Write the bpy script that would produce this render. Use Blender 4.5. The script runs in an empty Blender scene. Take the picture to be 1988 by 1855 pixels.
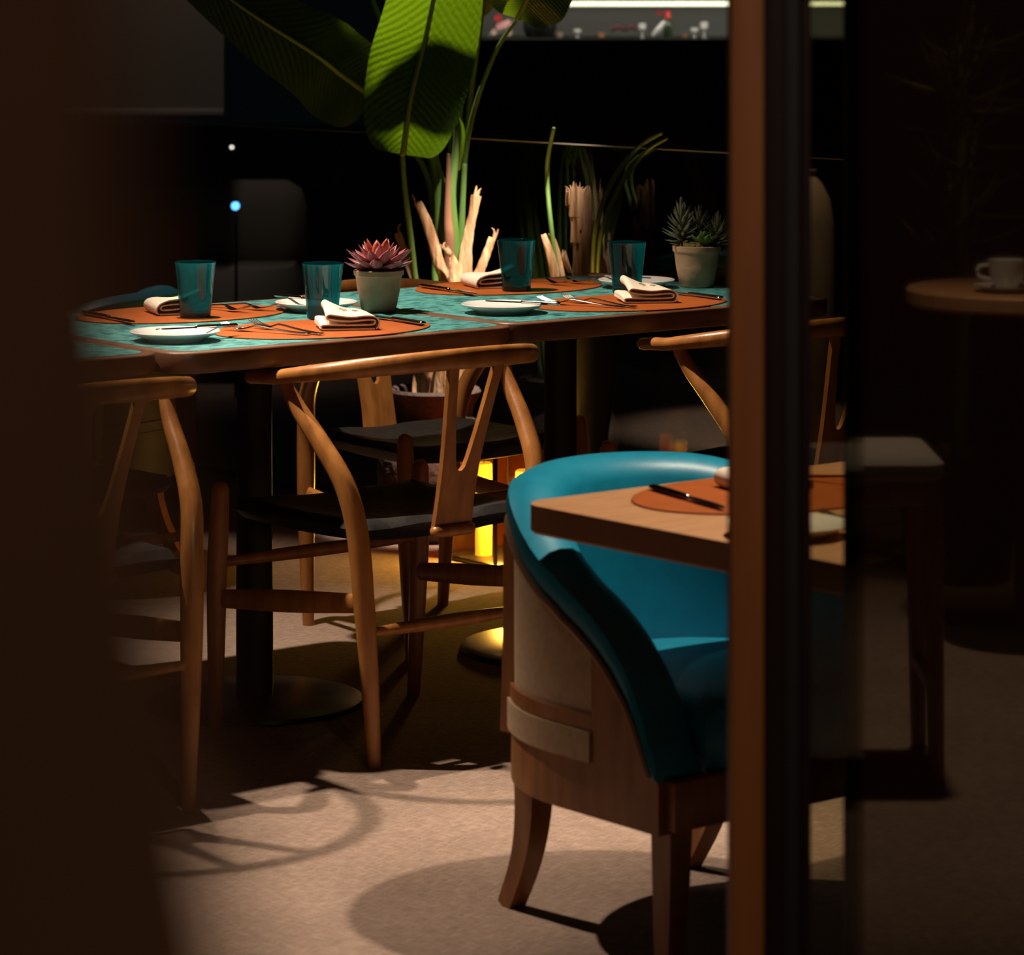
import bpy, bmesh, math, random
from mathutils import Vector, Matrix
random.seed(7)
S = bpy.context.scene
COL = S.collection
PI = math.pi

# ------------------------------------------------------------------ camera
cam_d = bpy.data.cameras.new('camera'); cam = bpy.data.objects.new('camera', cam_d); COL.objects.link(cam)
cam.location = (0, 0, 1.385); cam.rotation_euler = (PI/2, 0, 0)
cam_d.sensor_fit = 'HORIZONTAL'; cam_d.sensor_width = 36.0
cam_d.lens = 6430*36/1988; cam_d.shift_y = -947.5/1988
cam_d.clip_start = 0.02; cam_d.clip_end = 200
cam_d.dof.use_dof = True; cam_d.dof.focus_distance = 6.45; cam_d.dof.aperture_fstop = 7.0
S.camera = cam
# ------------------------------------------------------------------ world, exposure
S.view_settings.view_transform = 'Standard'; S.view_settings.look = 'None'
S.view_settings.gamma = 1.0; S.view_settings.use_curve_mapping = False
S.view_settings.exposure = 0.0
W = bpy.data.worlds.new('night'); S.world = W; W.use_nodes = True
W.node_tree.nodes['Background'].inputs[0].default_value = (0.55, 0.75, 1.0, 1)
W.node_tree.nodes['Background'].inputs[1].default_value = 0.0016
S.cycles.use_denoising = True
S.cycles.sample_clamp_indirect = 4.0
S.cycles.max_bounces = 8; S.cycles.transparent_max_bounces = 16
WARM = (1.0, 0.80, 0.60)
def spot(name, loc, target, power, angle, blend=0.5, radius=0.03, col=WARM):
    l = bpy.data.lights.new(name, 'SPOT'); l.energy = power; l.spot_size = math.radians(angle)
    l.spot_blend = blend; l.shadow_soft_size = radius; l.color = col
    o = bpy.data.objects.new(name, l); COL.objects.link(o); o.location = loc
    o.rotation_euler = (Vector(target)-Vector(loc)).to_track_quat('-Z', 'Y').to_euler()
    return o
spot('downlight_table', (-0.74, 6.62, 2.6), (-0.24, 6.53, 0.7), 300, 55, 0.6)
spot('downlight_left', (-1.40, 5.96, 2.6), (-0.78, 5.66, 0.3), 300, 54, 0.6)
spot('downlight_armchair', (0.74, 4.92, 2.6), (0.42, 4.72, 0.5), 230, 50, 0.6)
spot('downlight_leaf', (-1.0, 9.3, 3.0), (-0.20, 8.28, 1.30), 480, 11.5, 0.35)
spot('downlight_plant', (0.34, 7.55, 2.6), (-0.05, 8.27, 0.64), 1150, 14, 0.8)
spot('fill_far_tub', (-1.45, 8.55, 2.6), (-1.0, 8.05, 0.66), 60, 26, 0.6)  # unseen spot added to bring out the far tub chair's rim
spot('fill_sofa', (-1.0, 11.0, 2.7), (-1.2, 12.0, 0.5), 9, 50, 0.8)  # no fixture here; weak fill put in for the grey sofa
spot('fill_door_post', (0.95, 0.9, 2.6), (0.38, 3.3, 0.9), 85, 52, 0.7, 0.06)  # invented light on the camera side, brightens the door post
spot('fill_stool', (0.75, 0.55, 2.5), (0.72, 0.65, 0.0), 110, 75, 0.7, 0.06)  # extra unseen light so the stool shows in the panel
spot('fill_drape', (-0.35, -0.9, 2.3), (-0.2, 0.62, 1.3), 13, 40, 0.7, 0.06)  # made-up light behind the camera for the drape's near face

# ------------------------------------------------------------------ materials
def mat(name, color, rough=0.5, metal=0.0, noise=None, bump=None, color2=None, spec=0.5, coat=0.0, stretch=(1,1,1), detail=4.0, lo=0.35, hi=0.65):
    m = bpy.data.materials.new(name); m.use_nodes = True
    nt = m.node_tree; b = nt.nodes['Principled BSDF']
    b.inputs['Base Color'].default_value = (*color, 1); b.inputs['Roughness'].default_value = rough
    b.inputs['Metallic'].default_value = metal; b.inputs['Specular IOR Level'].default_value = spec
    b.inputs['Coat Weight'].default_value = coat
    if noise or bump:
        tc = nt.nodes.new('ShaderNodeTexCoord'); mp = nt.nodes.new('ShaderNodeMapping')
        mp.inputs['Scale'].default_value = stretch
        nt.links.new(tc.outputs['Object'], mp.inputs['Vector'])
    if noise:
        n = nt.nodes.new('ShaderNodeTexNoise'); n.inputs['Scale'].default_value = noise; n.inputs['Detail'].default_value = detail
        nt.links.new(mp.outputs['Vector'], n.inputs['Vector'])
        r = nt.nodes.new('ShaderNodeValToRGB')
        r.color_ramp.elements[0].color = (*(color2 or tuple(c*0.6 for c in color)), 1); r.color_ramp.elements[0].position = lo
        r.color_ramp.elements[1].color = (*color, 1); r.color_ramp.elements[1].position = hi
        nt.links.new(n.outputs['Fac'], r.inputs['Fac']); nt.links.new(r.outputs['Color'], b.inputs['Base Color'])
    if bump:
        n2 = nt.nodes.new('ShaderNodeTexNoise'); n2.inputs['Scale'].default_value = bump[0]; n2.inputs['Detail'].default_value = 3
        nt.links.new(mp.outputs['Vector'], n2.inputs['Vector'])
        bp = nt.nodes.new('ShaderNodeBump'); bp.inputs['Strength'].default_value = bump[1]; bp.inputs['Distance'].default_value = bump[2]
        nt.links.new(n2.outputs['Fac'], bp.inputs['Height']); nt.links.new(bp.outputs['Normal'], b.inputs['Normal'])
    return m
def emit(name, color, strength):
    m = bpy.data.materials.new(name); m.use_nodes = True; nt = m.node_tree
    b = nt.nodes['Principled BSDF']; b.inputs['Base Color'].default_value = (*color, 1)
    b.inputs['Emission Color'].default_value = (*color, 1); b.inputs['Emission Strength'].default_value = strength
    return m
def thin_glass(name, tint, diffuse=None, dfac=0.0, rough=0.02, ior=1.45):
    """tinted glass wall: transmits its tint, mirrors by Fresnel, glows a little where light falls in it"""
    m = bpy.data.materials.new(name); m.use_nodes = True; nt = m.node_tree; nt.nodes.clear()
    out = nt.nodes.new('ShaderNodeOutputMaterial'); tr = nt.nodes.new('ShaderNodeBsdfTransparent')
    tr.inputs[0].default_value = (*tint, 1)
    gl = nt.nodes.new('ShaderNodeBsdfGlossy'); gl.inputs['Roughness'].default_value = rough
    lw = nt.nodes.new('ShaderNodeLayerWeight'); lw.inputs[0].default_value = 0.5
    pw = nt.nodes.new('ShaderNodeMath'); pw.operation = 'POWER'; pw.inputs[1].default_value = 5.0
    nt.links.new(lw.outputs['Facing'], pw.inputs[0])
    fr = nt.nodes.new('ShaderNodeMath'); fr.operation = 'MULTIPLY_ADD'; fr.inputs[1].default_value = 0.9; fr.inputs[2].default_value = 0.04
    nt.links.new(pw.outputs[0], fr.inputs[0])
    mx = nt.nodes.new('ShaderNodeMixShader')
    base = tr
    if diffuse:
        df = nt.nodes.new('ShaderNodeBsdfTranslucent'); df.inputs[0].default_value = (*diffuse, 1)
        m2 = nt.nodes.new('ShaderNodeMixShader'); m2.inputs[0].default_value = dfac
        nt.links.new(tr.outputs[0], m2.inputs[1]); nt.links.new(df.outputs[0], m2.inputs[2]); base = m2
    nt.links.new(fr.outputs[0], mx.inputs[0]); nt.links.new(base.outputs[0], mx.inputs[1]); nt.links.new(gl.outputs[0], mx.inputs[2])
    nt.links.new(mx.outputs[0], out.inputs[0])
    return m
def leaf_mat(name, color, trans, rib=150.0, rough=0.30, bump=0.28, veins=True):
    m = bpy.data.materials.new(name); m.use_nodes = True; nt = m.node_tree
    b = nt.nodes['Principled BSDF']; out = nt.nodes['Material Output']
    b.inputs['Base Color'].default_value = (*color, 1); b.inputs['Roughness'].default_value = rough
    tl = nt.nodes.new('ShaderNodeBsdfTranslucent'); tl.inputs[0].default_value = (*trans, 1)
    mx = nt.nodes.new('ShaderNodeMixShader'); mx.inputs[0].default_value = 0.5
    nt.links.new(b.outputs[0], mx.inputs[1]); nt.links.new(tl.outputs[0], mx.inputs[2]); nt.links.new(mx.outputs[0], out.inputs[0])
    if veins:
        uv = nt.nodes.new('ShaderNodeUVMap'); uv.uv_map = 'UVMap'
        w = nt.nodes.new('ShaderNodeTexWave'); w.wave_type = 'BANDS'; w.bands_direction = 'X'
        w.inputs['Scale'].default_value = 13.0; w.inputs['Distortion'].default_value = 2.5; w.inputs['Detail'].default_value = 2; w.inputs['Detail Scale'].default_value = 2
        bp = nt.nodes.new('ShaderNodeBump'); bp.inputs['Strength'].default_value = bump; bp.inputs['Distance'].default_value = 0.006
        nt.links.new(uv.outputs[0], w.inputs['Vector']); nt.links.new(w.outputs['Fac'], bp.inputs['Height'])
        nt.links.new(bp.outputs[0], b.inputs['Normal']); nt.links.new(bp.outputs[0], tl.inputs['Normal'])
        r = nt.nodes.new('ShaderNodeValToRGB'); r.color_ramp.elements[0].color = (*[c*0.86 for c in trans], 1); r.color_ramp.elements[1].color = (*trans, 1)
        nt.links.new(w.outputs['Fac'], r.inputs[0]); nt.links.new(r.outputs[0], tl.inputs[0])
    return m

M = {}
M['wood'] = mat('oiled_oak', (0.49, 0.205, 0.052), 0.34, noise=9, color2=(0.33, 0.125, 0.030), stretch=(4, 4, 1), bump=(60, 0.12, 0.002))
M['wood_tub'] = mat('stained_beech', (0.36, 0.145, 0.045), 0.4, noise=8, color2=(0.24, 0.085, 0.025), stretch=(4, 4, 1))
M['leather_black'] = mat('black_leather', (0.012, 0.011, 0.0115), 0.55, noise=60, spec=0.28, color2=(0.007, 0.0065, 0.007), bump=(45, 0.35, 0.004))
M['teal_top'] = mat('turquoise_patina', (0.085, 0.325, 0.325), 0.46, noise=52, color2=(0.020, 0.115, 0.130), stretch=(0.8, 1.2, 1), detail=6, lo=0.38, hi=0.56, bump=(60, 0.10, 0.001))
M['edge_brown'] = mat('brown_wood_edge', (0.20, 0.095, 0.052), 0.42, noise=14, color2=(0.13, 0.058, 0.03), stretch=(1, 1, 4))
M['metal_black'] = mat('black_powder_metal', (0.004, 0.0032, 0.0032), 0.55, metal=0.0)
M['metal_gloss'] = mat('black_glossy_base', (0.009, 0.007, 0.006), 0.32, metal=0.2)
M['tan_top'] = mat('tan_wood_top', (0.50, 0.265, 0.13), 0.5, noise=12, color2=(0.43, 0.215, 0.10), stretch=(1, 5, 1))
M['tan_edge'] = mat('tan_wood_edge', (0.40, 0.175, 0.075), 0.5, noise=10, color2=(0.33, 0.14, 0.06))
M['carpet'] = None
M['mat_orange'] = mat('orange_leather', (0.345, 0.082, 0.012), 0.65, noise=25, color2=(0.30, 0.070, 0.010), spec=0.25, bump=(220, 0.25, 0.001))
M['porcelain'] = mat('white_porcelain', (0.80, 0.78, 0.76), 0.12)
M['steel'] = mat('polished_steel', (0.55, 0.52, 0.50), 0.16, metal=1.0)
M['linen'] = mat('cream_linen', (0.78, 0.68, 0.56), 0.85, noise=40, color2=(0.74, 0.63, 0.51), bump=(320, 0.25, 0.001))
M['thread'] = mat('brown_embroidery', (0.30, 0.14, 0.10), 0.8)
M['glass_teal'] = thin_glass('teal_glass', (0.050, 0.50, 0.53), (0.008, 0.55, 0.62), 0.13, 0.03)
M['glass_base'] = thin_glass('teal_glass_base', (0.03, 0.24, 0.28), (0.02, 0.35, 0.42), 0.12, 0.03)
M['pot_clay'] = mat('grey_clay_pot', (0.53, 0.345, 0.215), 0.9, noise=30, color2=(0.44, 0.28, 0.17), bump=(40, 0.5, 0.004))
M['soil'] = mat('dark_soil', (0.012, 0.009, 0.006), 0.95, noise=90)
M['moss'] = mat('moss', (0.20, 0.17, 0.05), 0.95, noise=90, bump=(150, 1, 0.01))
M['pink_leaf'] = mat('dusty_pink_leaf', (0.52, 0.22, 0.235), 0.34, noise=40, color2=(0.34, 0.09, 0.11))
M['red_leaf'] = mat('red_leaf', (0.42, 0.085, 0.055), 0.4)
M['orange_leaf'] = mat('orange_leaf', (0.55, 0.16, 0.02), 0.4)
M['grey_leaf'] = mat('grey_green_leaf', (0.29, 0.32, 0.21), 0.5, noise=40, color2=(0.16, 0.185, 0.11))
M['green_leaf'] = mat('bright_green_leaf', (0.10, 0.22, 0.02), 0.45)
M['leaf'] = leaf_mat('banana_leaf', (0.030, 0.085, 0.012), (0.20, 0.40, 0.008))
M['leaf_dark'] = leaf_mat('banana_leaf_dark', (0.040, 0.085, 0.010), (0.17, 0.30, 0.008))
M['leaf_pale'] = leaf_mat('pale_leaf', (0.22, 0.26, 0.07), (0.35, 0.42, 0.08))
M['midrib'] = mat('leaf_midrib', (0.20, 0.27, 0.05), 0.4)
M['stem'] = mat('plant_stem', (0.13, 0.24, 0.055), 0.42, noise=16, color2=(0.07, 0.15, 0.035), stretch=(1, 1, 0.2))
M['stem_dry'] = mat('dried_stalk', (0.62, 0.42, 0.26), 0.85, noise=55, color2=(0.26, 0.13, 0.06), stretch=(1, 1, 0.12), bump=(90, 0.8, 0.006))
M['trunk_dry'] = mat('dried_trunk', (0.42, 0.27, 0.165), 0.9, noise=45, color2=(0.15, 0.075, 0.035), stretch=(1, 1, 0.12), bump=(90, 0.9, 0.006))
M['stem_red'] = mat('reddish_sheath', (0.22, 0.10, 0.06), 0.6)
M['pot_brown'] = mat('rough_brown_clay', (0.075, 0.046, 0.040), 0.9, noise=14, color2=(0.035, 0.022, 0.019), bump=(18, 0.9, 0.02))
M['teal_leather'] = mat('turquoise_leather', (0.006, 0.235, 0.375), 0.42, noise=30, color2=(0.005, 0.205, 0.33), bump=(260, 0.12, 0.001))
M['beige_fabric'] = mat('beige_fabric', (0.50, 0.345, 0.22), 0.9, noise=80, color2=(0.44, 0.30, 0.19), bump=(350, 0.3, 0.001))
M['piping'] = mat('piping', (0.34, 0.18, 0.08), 0.6)
M['candle'] = emit('glowing_candle', (1.0, 0.47, 0.02), 0.85)
M['candle_rim'] = emit('glowing_candle_rim', (1.0, 0.72, 0.22), 4.0)
M['amber'] = thin_glass('amber_glass', (0.75, 0.40, 0.06), (0.85, 0.36, 0.03), 0.65, 0.1)
M['clear'] = thin_glass('clear_glass', (0.96, 0.97, 0.96))
M['clear_dark'] = thin_glass('door_glass', (0.62, 0.60, 0.50))
M['glass_edge'] = mat('glass_edge', (0.62, 0.58, 0.52), 0.3)
M['door_wood'] = mat('brown_door_wood', (0.27, 0.080, 0.014), 0.6, noise=6, color2=(0.22, 0.062, 0.010), stretch=(6, 6, 0.6))
M['door_dark'] = mat('dark_door_channel', (0.012, 0.003, 0.002), 0.6, spec=0.2)
M['rubber'] = mat('black_rubber_seal', (0.003, 0.003, 0.003), 0.7)
M['curtain'] = mat('dark_brown_drape', (0.16, 0.07, 0.032), 0.9, noise=12, color2=(0.12, 0.05, 0.022))
M['grey'] = mat('grey_upholstery', (0.36, 0.33, 0.30), 0.9)
M['grey_dim'] = mat('dim_grey_cloth', (0.22, 0.20, 0.17), 0.9)
M['brown_panel'] = mat('dark_brown_panel', (0.075, 0.028, 0.014), 0.5, noise=5)
M['counter_black'] = mat('black_counter', (0.006, 0.006, 0.006), 0.4)
M['display_grey'] = mat('display_back', (0.30, 0.30, 0.27), 0.6)
M['red'] = mat('red_cap', (0.45, 0.012, 0.01), 0.4)
M['pink'] = mat('pink_petal', (0.70, 0.33, 0.32), 0.6)
M['bottle'] = mat('dark_green_bottle', (0.03, 0.05, 0.02), 0.15)
M['orange_cup'] = mat('orange_ceramic', (0.65, 0.32, 0.14), 0.4)
M['white_cer'] = mat('white_ceramic', (0.62, 0.60, 0.57), 0.2)
M['dark_red'] = mat('dark_red_garnish', (0.07, 0.012, 0.014), 0.5)
M['cream'] = mat('cream_glaze', (0.60, 0.42, 0.32), 0.5)

def carpet_mat():
    m = bpy.data.materials.new('beige_carpet'); m.use_nodes = True; nt = m.node_tree; b = nt.nodes['Principled BSDF']
    b.inputs['Roughness'].default_value = 0.95; b.inputs['Specular IOR Level'].default_value = 0.15
    tc = nt.nodes.new('ShaderNodeTexCoord'); mp = nt.nodes.new('ShaderNodeMapping'); mp.inputs['Rotation'].default_value = (0, 0, 0.68)
    nt.links.new(tc.outputs['Object'], mp.inputs[0])
    cols = []
    hs = []
    for sc in ((140, 900, 1), (900, 140, 1)):
        m2 = nt.nodes.new('ShaderNodeMapping'); m2.inputs['Scale'].default_value = sc; nt.links.new(mp.outputs[0], m2.inputs[0])
        n = nt.nodes.new('ShaderNodeTexNoise'); n.inputs['Scale'].default_value = 0.22; n.inputs['Detail'].default_value = 2
        nt.links.new(m2.outputs[0], n.inputs['Vector']); hs.append(n)
    mxh = nt.nodes.new('ShaderNodeMath'); mxh.operation = 'MAXIMUM'
    nt.links.new(hs[0].outputs['Fac'], mxh.inputs[0]); nt.links.new(hs[1].outputs['Fac'], mxh.inputs[1])
    nl = nt.nodes.new('ShaderNodeTexNoise'); nl.inputs['Scale'].default_value = 3.0; nl.inputs['Detail'].default_value = 5
    nt.links.new(mp.outputs[0], nl.inputs['Vector'])
    r = nt.nodes.new('ShaderNodeValToRGB'); r.color_ramp.elements[0].color = (0.25, 0.175, 0.14, 1); r.color_ramp.elements[0].position = 0.42
    r.color_ramp.elements[1].color = (0.41, 0.30, 0.245, 1); r.color_ramp.elements[1].position = 0.72
    nt.links.new(mxh.outputs[0], r.inputs[0])
    r2 = nt.nodes.new('ShaderNodeValToRGB'); r2.color_ramp.elements[0].color = (0.82, 0.82, 0.82, 1); r2.color_ramp.elements[0].position = 0.35
    r2.color_ramp.elements[1].color = (1, 1, 1, 1); r2.color_ramp.elements[1].position = 0.65
    nt.links.new(nl.outputs['Fac'], r2.inputs[0])
    mc = nt.nodes.new('ShaderNodeMix'); mc.data_type = 'RGBA'; mc.blend_type = 'MULTIPLY'; mc.inputs[0].default_value = 1
    nt.links.new(r.outputs[0], mc.inputs[6]); nt.links.new(r2.outputs[0], mc.inputs[7]); nt.links.new(mc.outputs[2], b.inputs['Base Color'])
    bp = nt.nodes.new('ShaderNodeBump'); bp.inputs['Strength'].default_value = 0.6; bp.inputs['Distance'].default_value = 0.004
    nt.links.new(mxh.outputs[0], bp.inputs['Height']); nt.links.new(bp.outputs[0], b.inputs['Normal'])
    return m
M['carpet'] = carpet_mat()
def polished_panel():
    m = bpy.data.materials.new('polished_dark_panel'); m.use_nodes = True; nt = m.node_tree
    b = nt.nodes['Principled BSDF']; out = nt.nodes['Material Output']
    b.inputs['Base Color'].default_value = (0.012, 0.005, 0.003, 1); b.inputs['Roughness'].default_value = 0.5; b.inputs['Specular IOR Level'].default_value = 0.0
    g = nt.nodes.new('ShaderNodeBsdfGlossy'); g.inputs[0].default_value = (1, 0.9, 0.75, 1); g.inputs['Roughness'].default_value = 0.02
    mx = nt.nodes.new('ShaderNodeMixShader'); mx.inputs[0].default_value = 0.20
    nt.links.new(b.outputs[0], mx.inputs[1]); nt.links.new(g.outputs[0], mx.inputs[2]); nt.links.new(mx.outputs[0], out.inputs[0])
    return m
M['panel_mirror'] = polished_panel()

# ------------------------------------------------------------------ mesh helpers
def V(*a): return Vector(a)
def obj(name, bm, m, parent=None, smooth=True, **props):
    me = bpy.data.meshes.new(name)
    bmesh.ops.recalc_face_normals(bm, faces=bm.faces[:])
    bm.to_mesh(me); bm.free()
    me.materials.append(M[m] if isinstance(m, str) else m)
    if smooth:
        me.polygons.foreach_set('use_smooth', [True]*len(me.polygons))
        try: me.set_sharp_from_angle(angle=math.radians(42))
        except Exception: pass
    o = bpy.data.objects.new(name, me); COL.objects.link(o)
    if parent: o.parent = parent
    for k, v in props.items(): o[k] = v
    return o
def thing(name, label, cat, loc=(0, 0, 0), rz=0, group=None):
    o = bpy.data.objects.new(name, None); COL.objects.link(o); o.location = loc; o.rotation_euler = (0, 0, rz)
    o.empty_display_size = 0.05
    o['label'] = label; o['category'] = cat
    if group: o['group'] = group
    return o
def tag(o, label, cat, group=None):
    o['label'] = label; o['category'] = cat
    if group: o['group'] = group
    return o
def structure(name, loc=(0, 0, 0), rz=0):
    o = bpy.data.objects.new(name, None); COL.objects.link(o); o.location = loc; o.rotation_euler = (0, 0, rz); o['kind'] = 'structure'
    return o
def dup(root, loc, rz=None, label=None, group=None):
    r = root.copy(); COL.objects.link(r); r.location = loc
    if rz is not None: r.rotation_euler = (0, 0, rz)
    if label: r['label'] = label
    if group: r['group'] = group
    for ch in root.children:
        c = ch.copy(); COL.objects.link(c); c.parent = r
        for g in ch.children:
            d = g.copy(); COL.objects.link(d); d.parent = c
    return r
def catmull(P, n):
    """P: list of tuples (any length); returns n samples per span"""
    P = [list(p) for p in P]; out = []
    for i in range(len(P)-1):
        p0 = P[max(i-1, 0)]; p1 = P[i]; p2 = P[i+1]; p3 = P[min(i+2, len(P)-1)]
        for k in range(n):
            t = k/n
            out.append([0.5*((2*b)+(-a+c)*t+(2*a-5*b+4*c-d)*t*t+(-a+3*b-3*c+d)*t**3) for a, b, c, d in zip(p0, p1, p2, p3)])
    out.append(P[-1]); return out
def sweep(bm, path, seg=12, up=(0, 0, 1), n=6, round0=True, round1=True, smooth=True):
    """path: (x,y,z,a,b): half-size a sideways, b along up. Rounded ends."""
    pts = catmull(path, n) if smooth and len(path) > 2 else [list(p) for p in path]
    up = Vector(up)
    C = [Vector(p[:3]) for p in pts]; T = []
    for i in range(len(C)):
        t = C[min(i+1, len(C)-1)]-C[max(i-1, 0)]; T.append(t.normalized())
    rings = []
    def ring(c, t, a, b):
        s = t.cross(up)
        if s.length < 1e-4: s = t.cross(Vector((0, 1, 0.01)))
        s.normalize(); u = s.cross(t).normalized()
        rings.append([bm.verts.new(c+s*(a*math.cos(2*PI*k/seg))+u*(b*math.sin(2*PI*k/seg))) for k in range(seg)])
    if round0:
        a, b = pts[0][3], pts[0][4]; r = min(a, b)
        for q in (0.15, 0.45, 0.75): ring(C[0]-T[0]*r*math.sqrt(1-q*q)*0.9, T[0], a*q if a == r else a-r+r*q, b*q if b == r else b-r+r*q)
    for c, t, p in zip(C, T, pts): ring(c, t, p[3], p[4])
    if round1:
        a, b = pts[-1][3], pts[-1][4]; r = min(a, b)
        for q in (0.75, 0.45, 0.15): ring(C[-1]+T[-1]*r*math.sqrt(1-q*q)*0.9, T[-1], a*q if a == r else a-r+r*q, b*q if b == r else b-r+r*q)
    for r0, r1 in zip(rings, rings[1:]):
        for k in range(seg): bm.faces.new((r0[k], r0[(k+1) % seg], r1[(k+1) % seg], r1[k]))
    bm.faces.new(rings[0]); bm.faces.new(rings[-1])
    return bm
def tube(path, **k):
    return sweep(bmesh.new(), path, **k)
def lathe(bm, prof, seg=32, c=(0, 0, 0)):
    rings = []
    for r, z in prof:
        if r < 1e-6: rings.append([bm.verts.new((c[0], c[1], c[2]+z))])
        else: rings.append([bm.verts.new((c[0]+r*math.cos(2*PI*k/seg), c[1]+r*math.sin(2*PI*k/seg), c[2]+z)) for k in range(seg)])
    for a, b in zip(rings, rings[1:]):
        for k in range(seg):
            k2 = (k+1) % seg
            if len(a) == 1 and len(b) == 1: continue
            if len(a) == 1: bm.faces.new((a[0], b[k], b[k2]))
            elif len(b) == 1: bm.faces.new((a[k], a[k2], b[0]))
            else: bm.faces.new((a[k], a[k2], b[k2], b[k]))
    return bm
def box(bm, c, s, rot=None, bevel=0.0):
    r = bmesh.ops.create_cube(bm, size=1.0); vs = r['verts']
    bmesh.ops.scale(bm, vec=s, verts=vs)
    if bevel:
        es = list({e for v in vs for e in v.link_edges})
        rr = bmesh.ops.bevel(bm, geom=es, offset=bevel, segments=2, affect='EDGES', profile=0.5)
        vs = list({v for f in rr['faces'] for v in f.verts} | {v for v in vs if v.is_valid})
    if rot is not None: bmesh.ops.rotate(bm, cent=(0, 0, 0), matrix=rot, verts=vs)
    bmesh.ops.translate(bm, vec=c, verts=vs)
    return bm
def rrect(w, d, r, n=8):
    pts = []
    for cx, cy, a0 in ((w/2-r, d/2-r, 0), (-w/2+r, d/2-r, PI/2), (-w/2+r, -d/2+r, PI), (w/2-r, -d/2+r, 1.5*PI)):
        for k in range(n+1):
            a = a0+PI/2*k/n; pts.append((cx+r*math.cos(a), cy+r*math.sin(a)))
    return pts
def slab(bm, w, d, r, levels, c=(0, 0)):
    """stack of rounded rectangles: levels = [(inset, z)] bottom to top, capped"""
    rings = []
    for ins, z in levels:
        rings.append([bm.verts.new((c[0]+x, c[1]+y, z)) for x, y in rrect(w-2*ins, d-2*ins, max(r-ins, 0.002))])
    n = len(rings[0])
    for a, b in zip(rings, rings[1:]):
        for k in range(n): bm.faces.new((a[k], a[(k+1) % n], b[(k+1) % n], b[k]))
    bm.faces.new(rings[0]); bm.faces.new(rings[-1])
    return bm
def extrude_outline(bm, pts, fn0, fn1):
    """outline points -> two loops by fn0/fn1 (3D), capped with ngons + side walls"""
    a = [bm.verts.new(fn0(*p)) for p in pts]; b = [bm.verts.new(fn1(*p)) for p in pts]
    n = len(pts)
    for k in range(n): bm.faces.new((a[k], a[(k+1) % n], b[(k+1) % n], b[k]))
    fa = bm.faces.new(a); fb = bm.faces.new(b); bm.normal_update()
    bmesh.ops.triangulate(bm, faces=[fa, fb])
    return bm

# table-row frame: RX runs along the row (to the right and away), DX across it (to the left and away)
TH = math.radians(38.97)
RX = Vector((math.cos(TH), math.sin(TH), 0)); DX = Vector((-math.sin(TH), math.cos(TH), 0))
P0 = Vector((-0.009, 6.33, 0))
TZ = 0.740
def at(r, d, z=TZ): return P0+RX*r+DX*d+Vector((0, 0, z))

# ------------------------------------------------------------------ setting
bm = bmesh.new(); box(bm, (0, 12, -0.05), (30, 44, 0.1))
fl = obj('floor', bm, 'carpet', smooth=False, kind='structure')

# door post of the doorway the picture is taken through
PY = 3.38
d1 = structure('door_1', (0, PY, 0))
def dbox(name, x0, x1, y0, y1, m, parent, z1=2.6, bev=0.002):
    b = bmesh.new(); box(b, ((x0+x1)/2, (y0+y1)/2, z1/2), (x1-x0, y1-y0, z1), bevel=bev); return obj(name, b, m, parent, smooth=bev > 0)
dbox('door_post', 0.2215, 0.2555, -0.02, 0.03, 'door_wood', d1)
dbox('side_channel', 0.2557, 0.277, -0.012, 0.03, 'door_dark', d1)
dbox('rubber_seal', 0.2772, 0.293, -0.008, 0.03, 'rubber', d1)
dbox('glazing_channel', 0.2932, 0.3045, -0.012, 0.03, 'door_dark', d1)
dbox('pane', 0.3046, 0.3600, 0.006, 0.012, 'clear_dark', d1, bev=0)
d2 = structure('door_2', (0, PY+0.04, 0))
dbox('door_panel', 0.347, 1.35, 0, 0.02, 'panel_mirror', d2, bev=0)
dbox('edge_seal', 0.3440, 0.3468, 0, 0.02, 'rubber', d2, bev=0)

# drape hanging close to the lens
bm = bmesh.new(); rows = []
NZ, NX = 60, 60
CY = 0.32
for j in range(NZ+1):
    z = 2.4*j/NZ
    edge = -0.0385+0.0125*max(0.0, min(1.6, (1.388-z)/0.10))**1.7
    rows.append([])
    for i in range(NX+1):
        t = i/NX; x = edge-0.42*(1-t)
        rows[-1].append((x, CY+0.018*math.sin(t*34+0.3*math.sin(z*2))*(0.4+0.6*(1-t)), z))
va = [[bm.verts.new(p) for p in r] for r in rows]; vb = [[bm.verts.new((p[0], p[1]+0.004, p[2])) for p in r] for r in rows]
for j in range(NZ):
    for i in range(NX):
        bm.faces.new((va[j][i], va[j][i+1], va[j+1][i+1], va[j+1][i])); bm.faces.new((vb[j][i], vb[j+1][i], vb[j+1][i+1], vb[j][i+1]))
    bm.faces.new((va[j][0], va[j+1][0], vb[j+1][0], vb[j][0])); bm.faces.new((va[j][NX], vb[j][NX], vb[j+1][NX], va[j+1][NX]))
cur = obj('curtain', bm, 'curtain'); tag(cur, 'dark brown blurred drape hanging close at the left edge', 'curtain')

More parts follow.
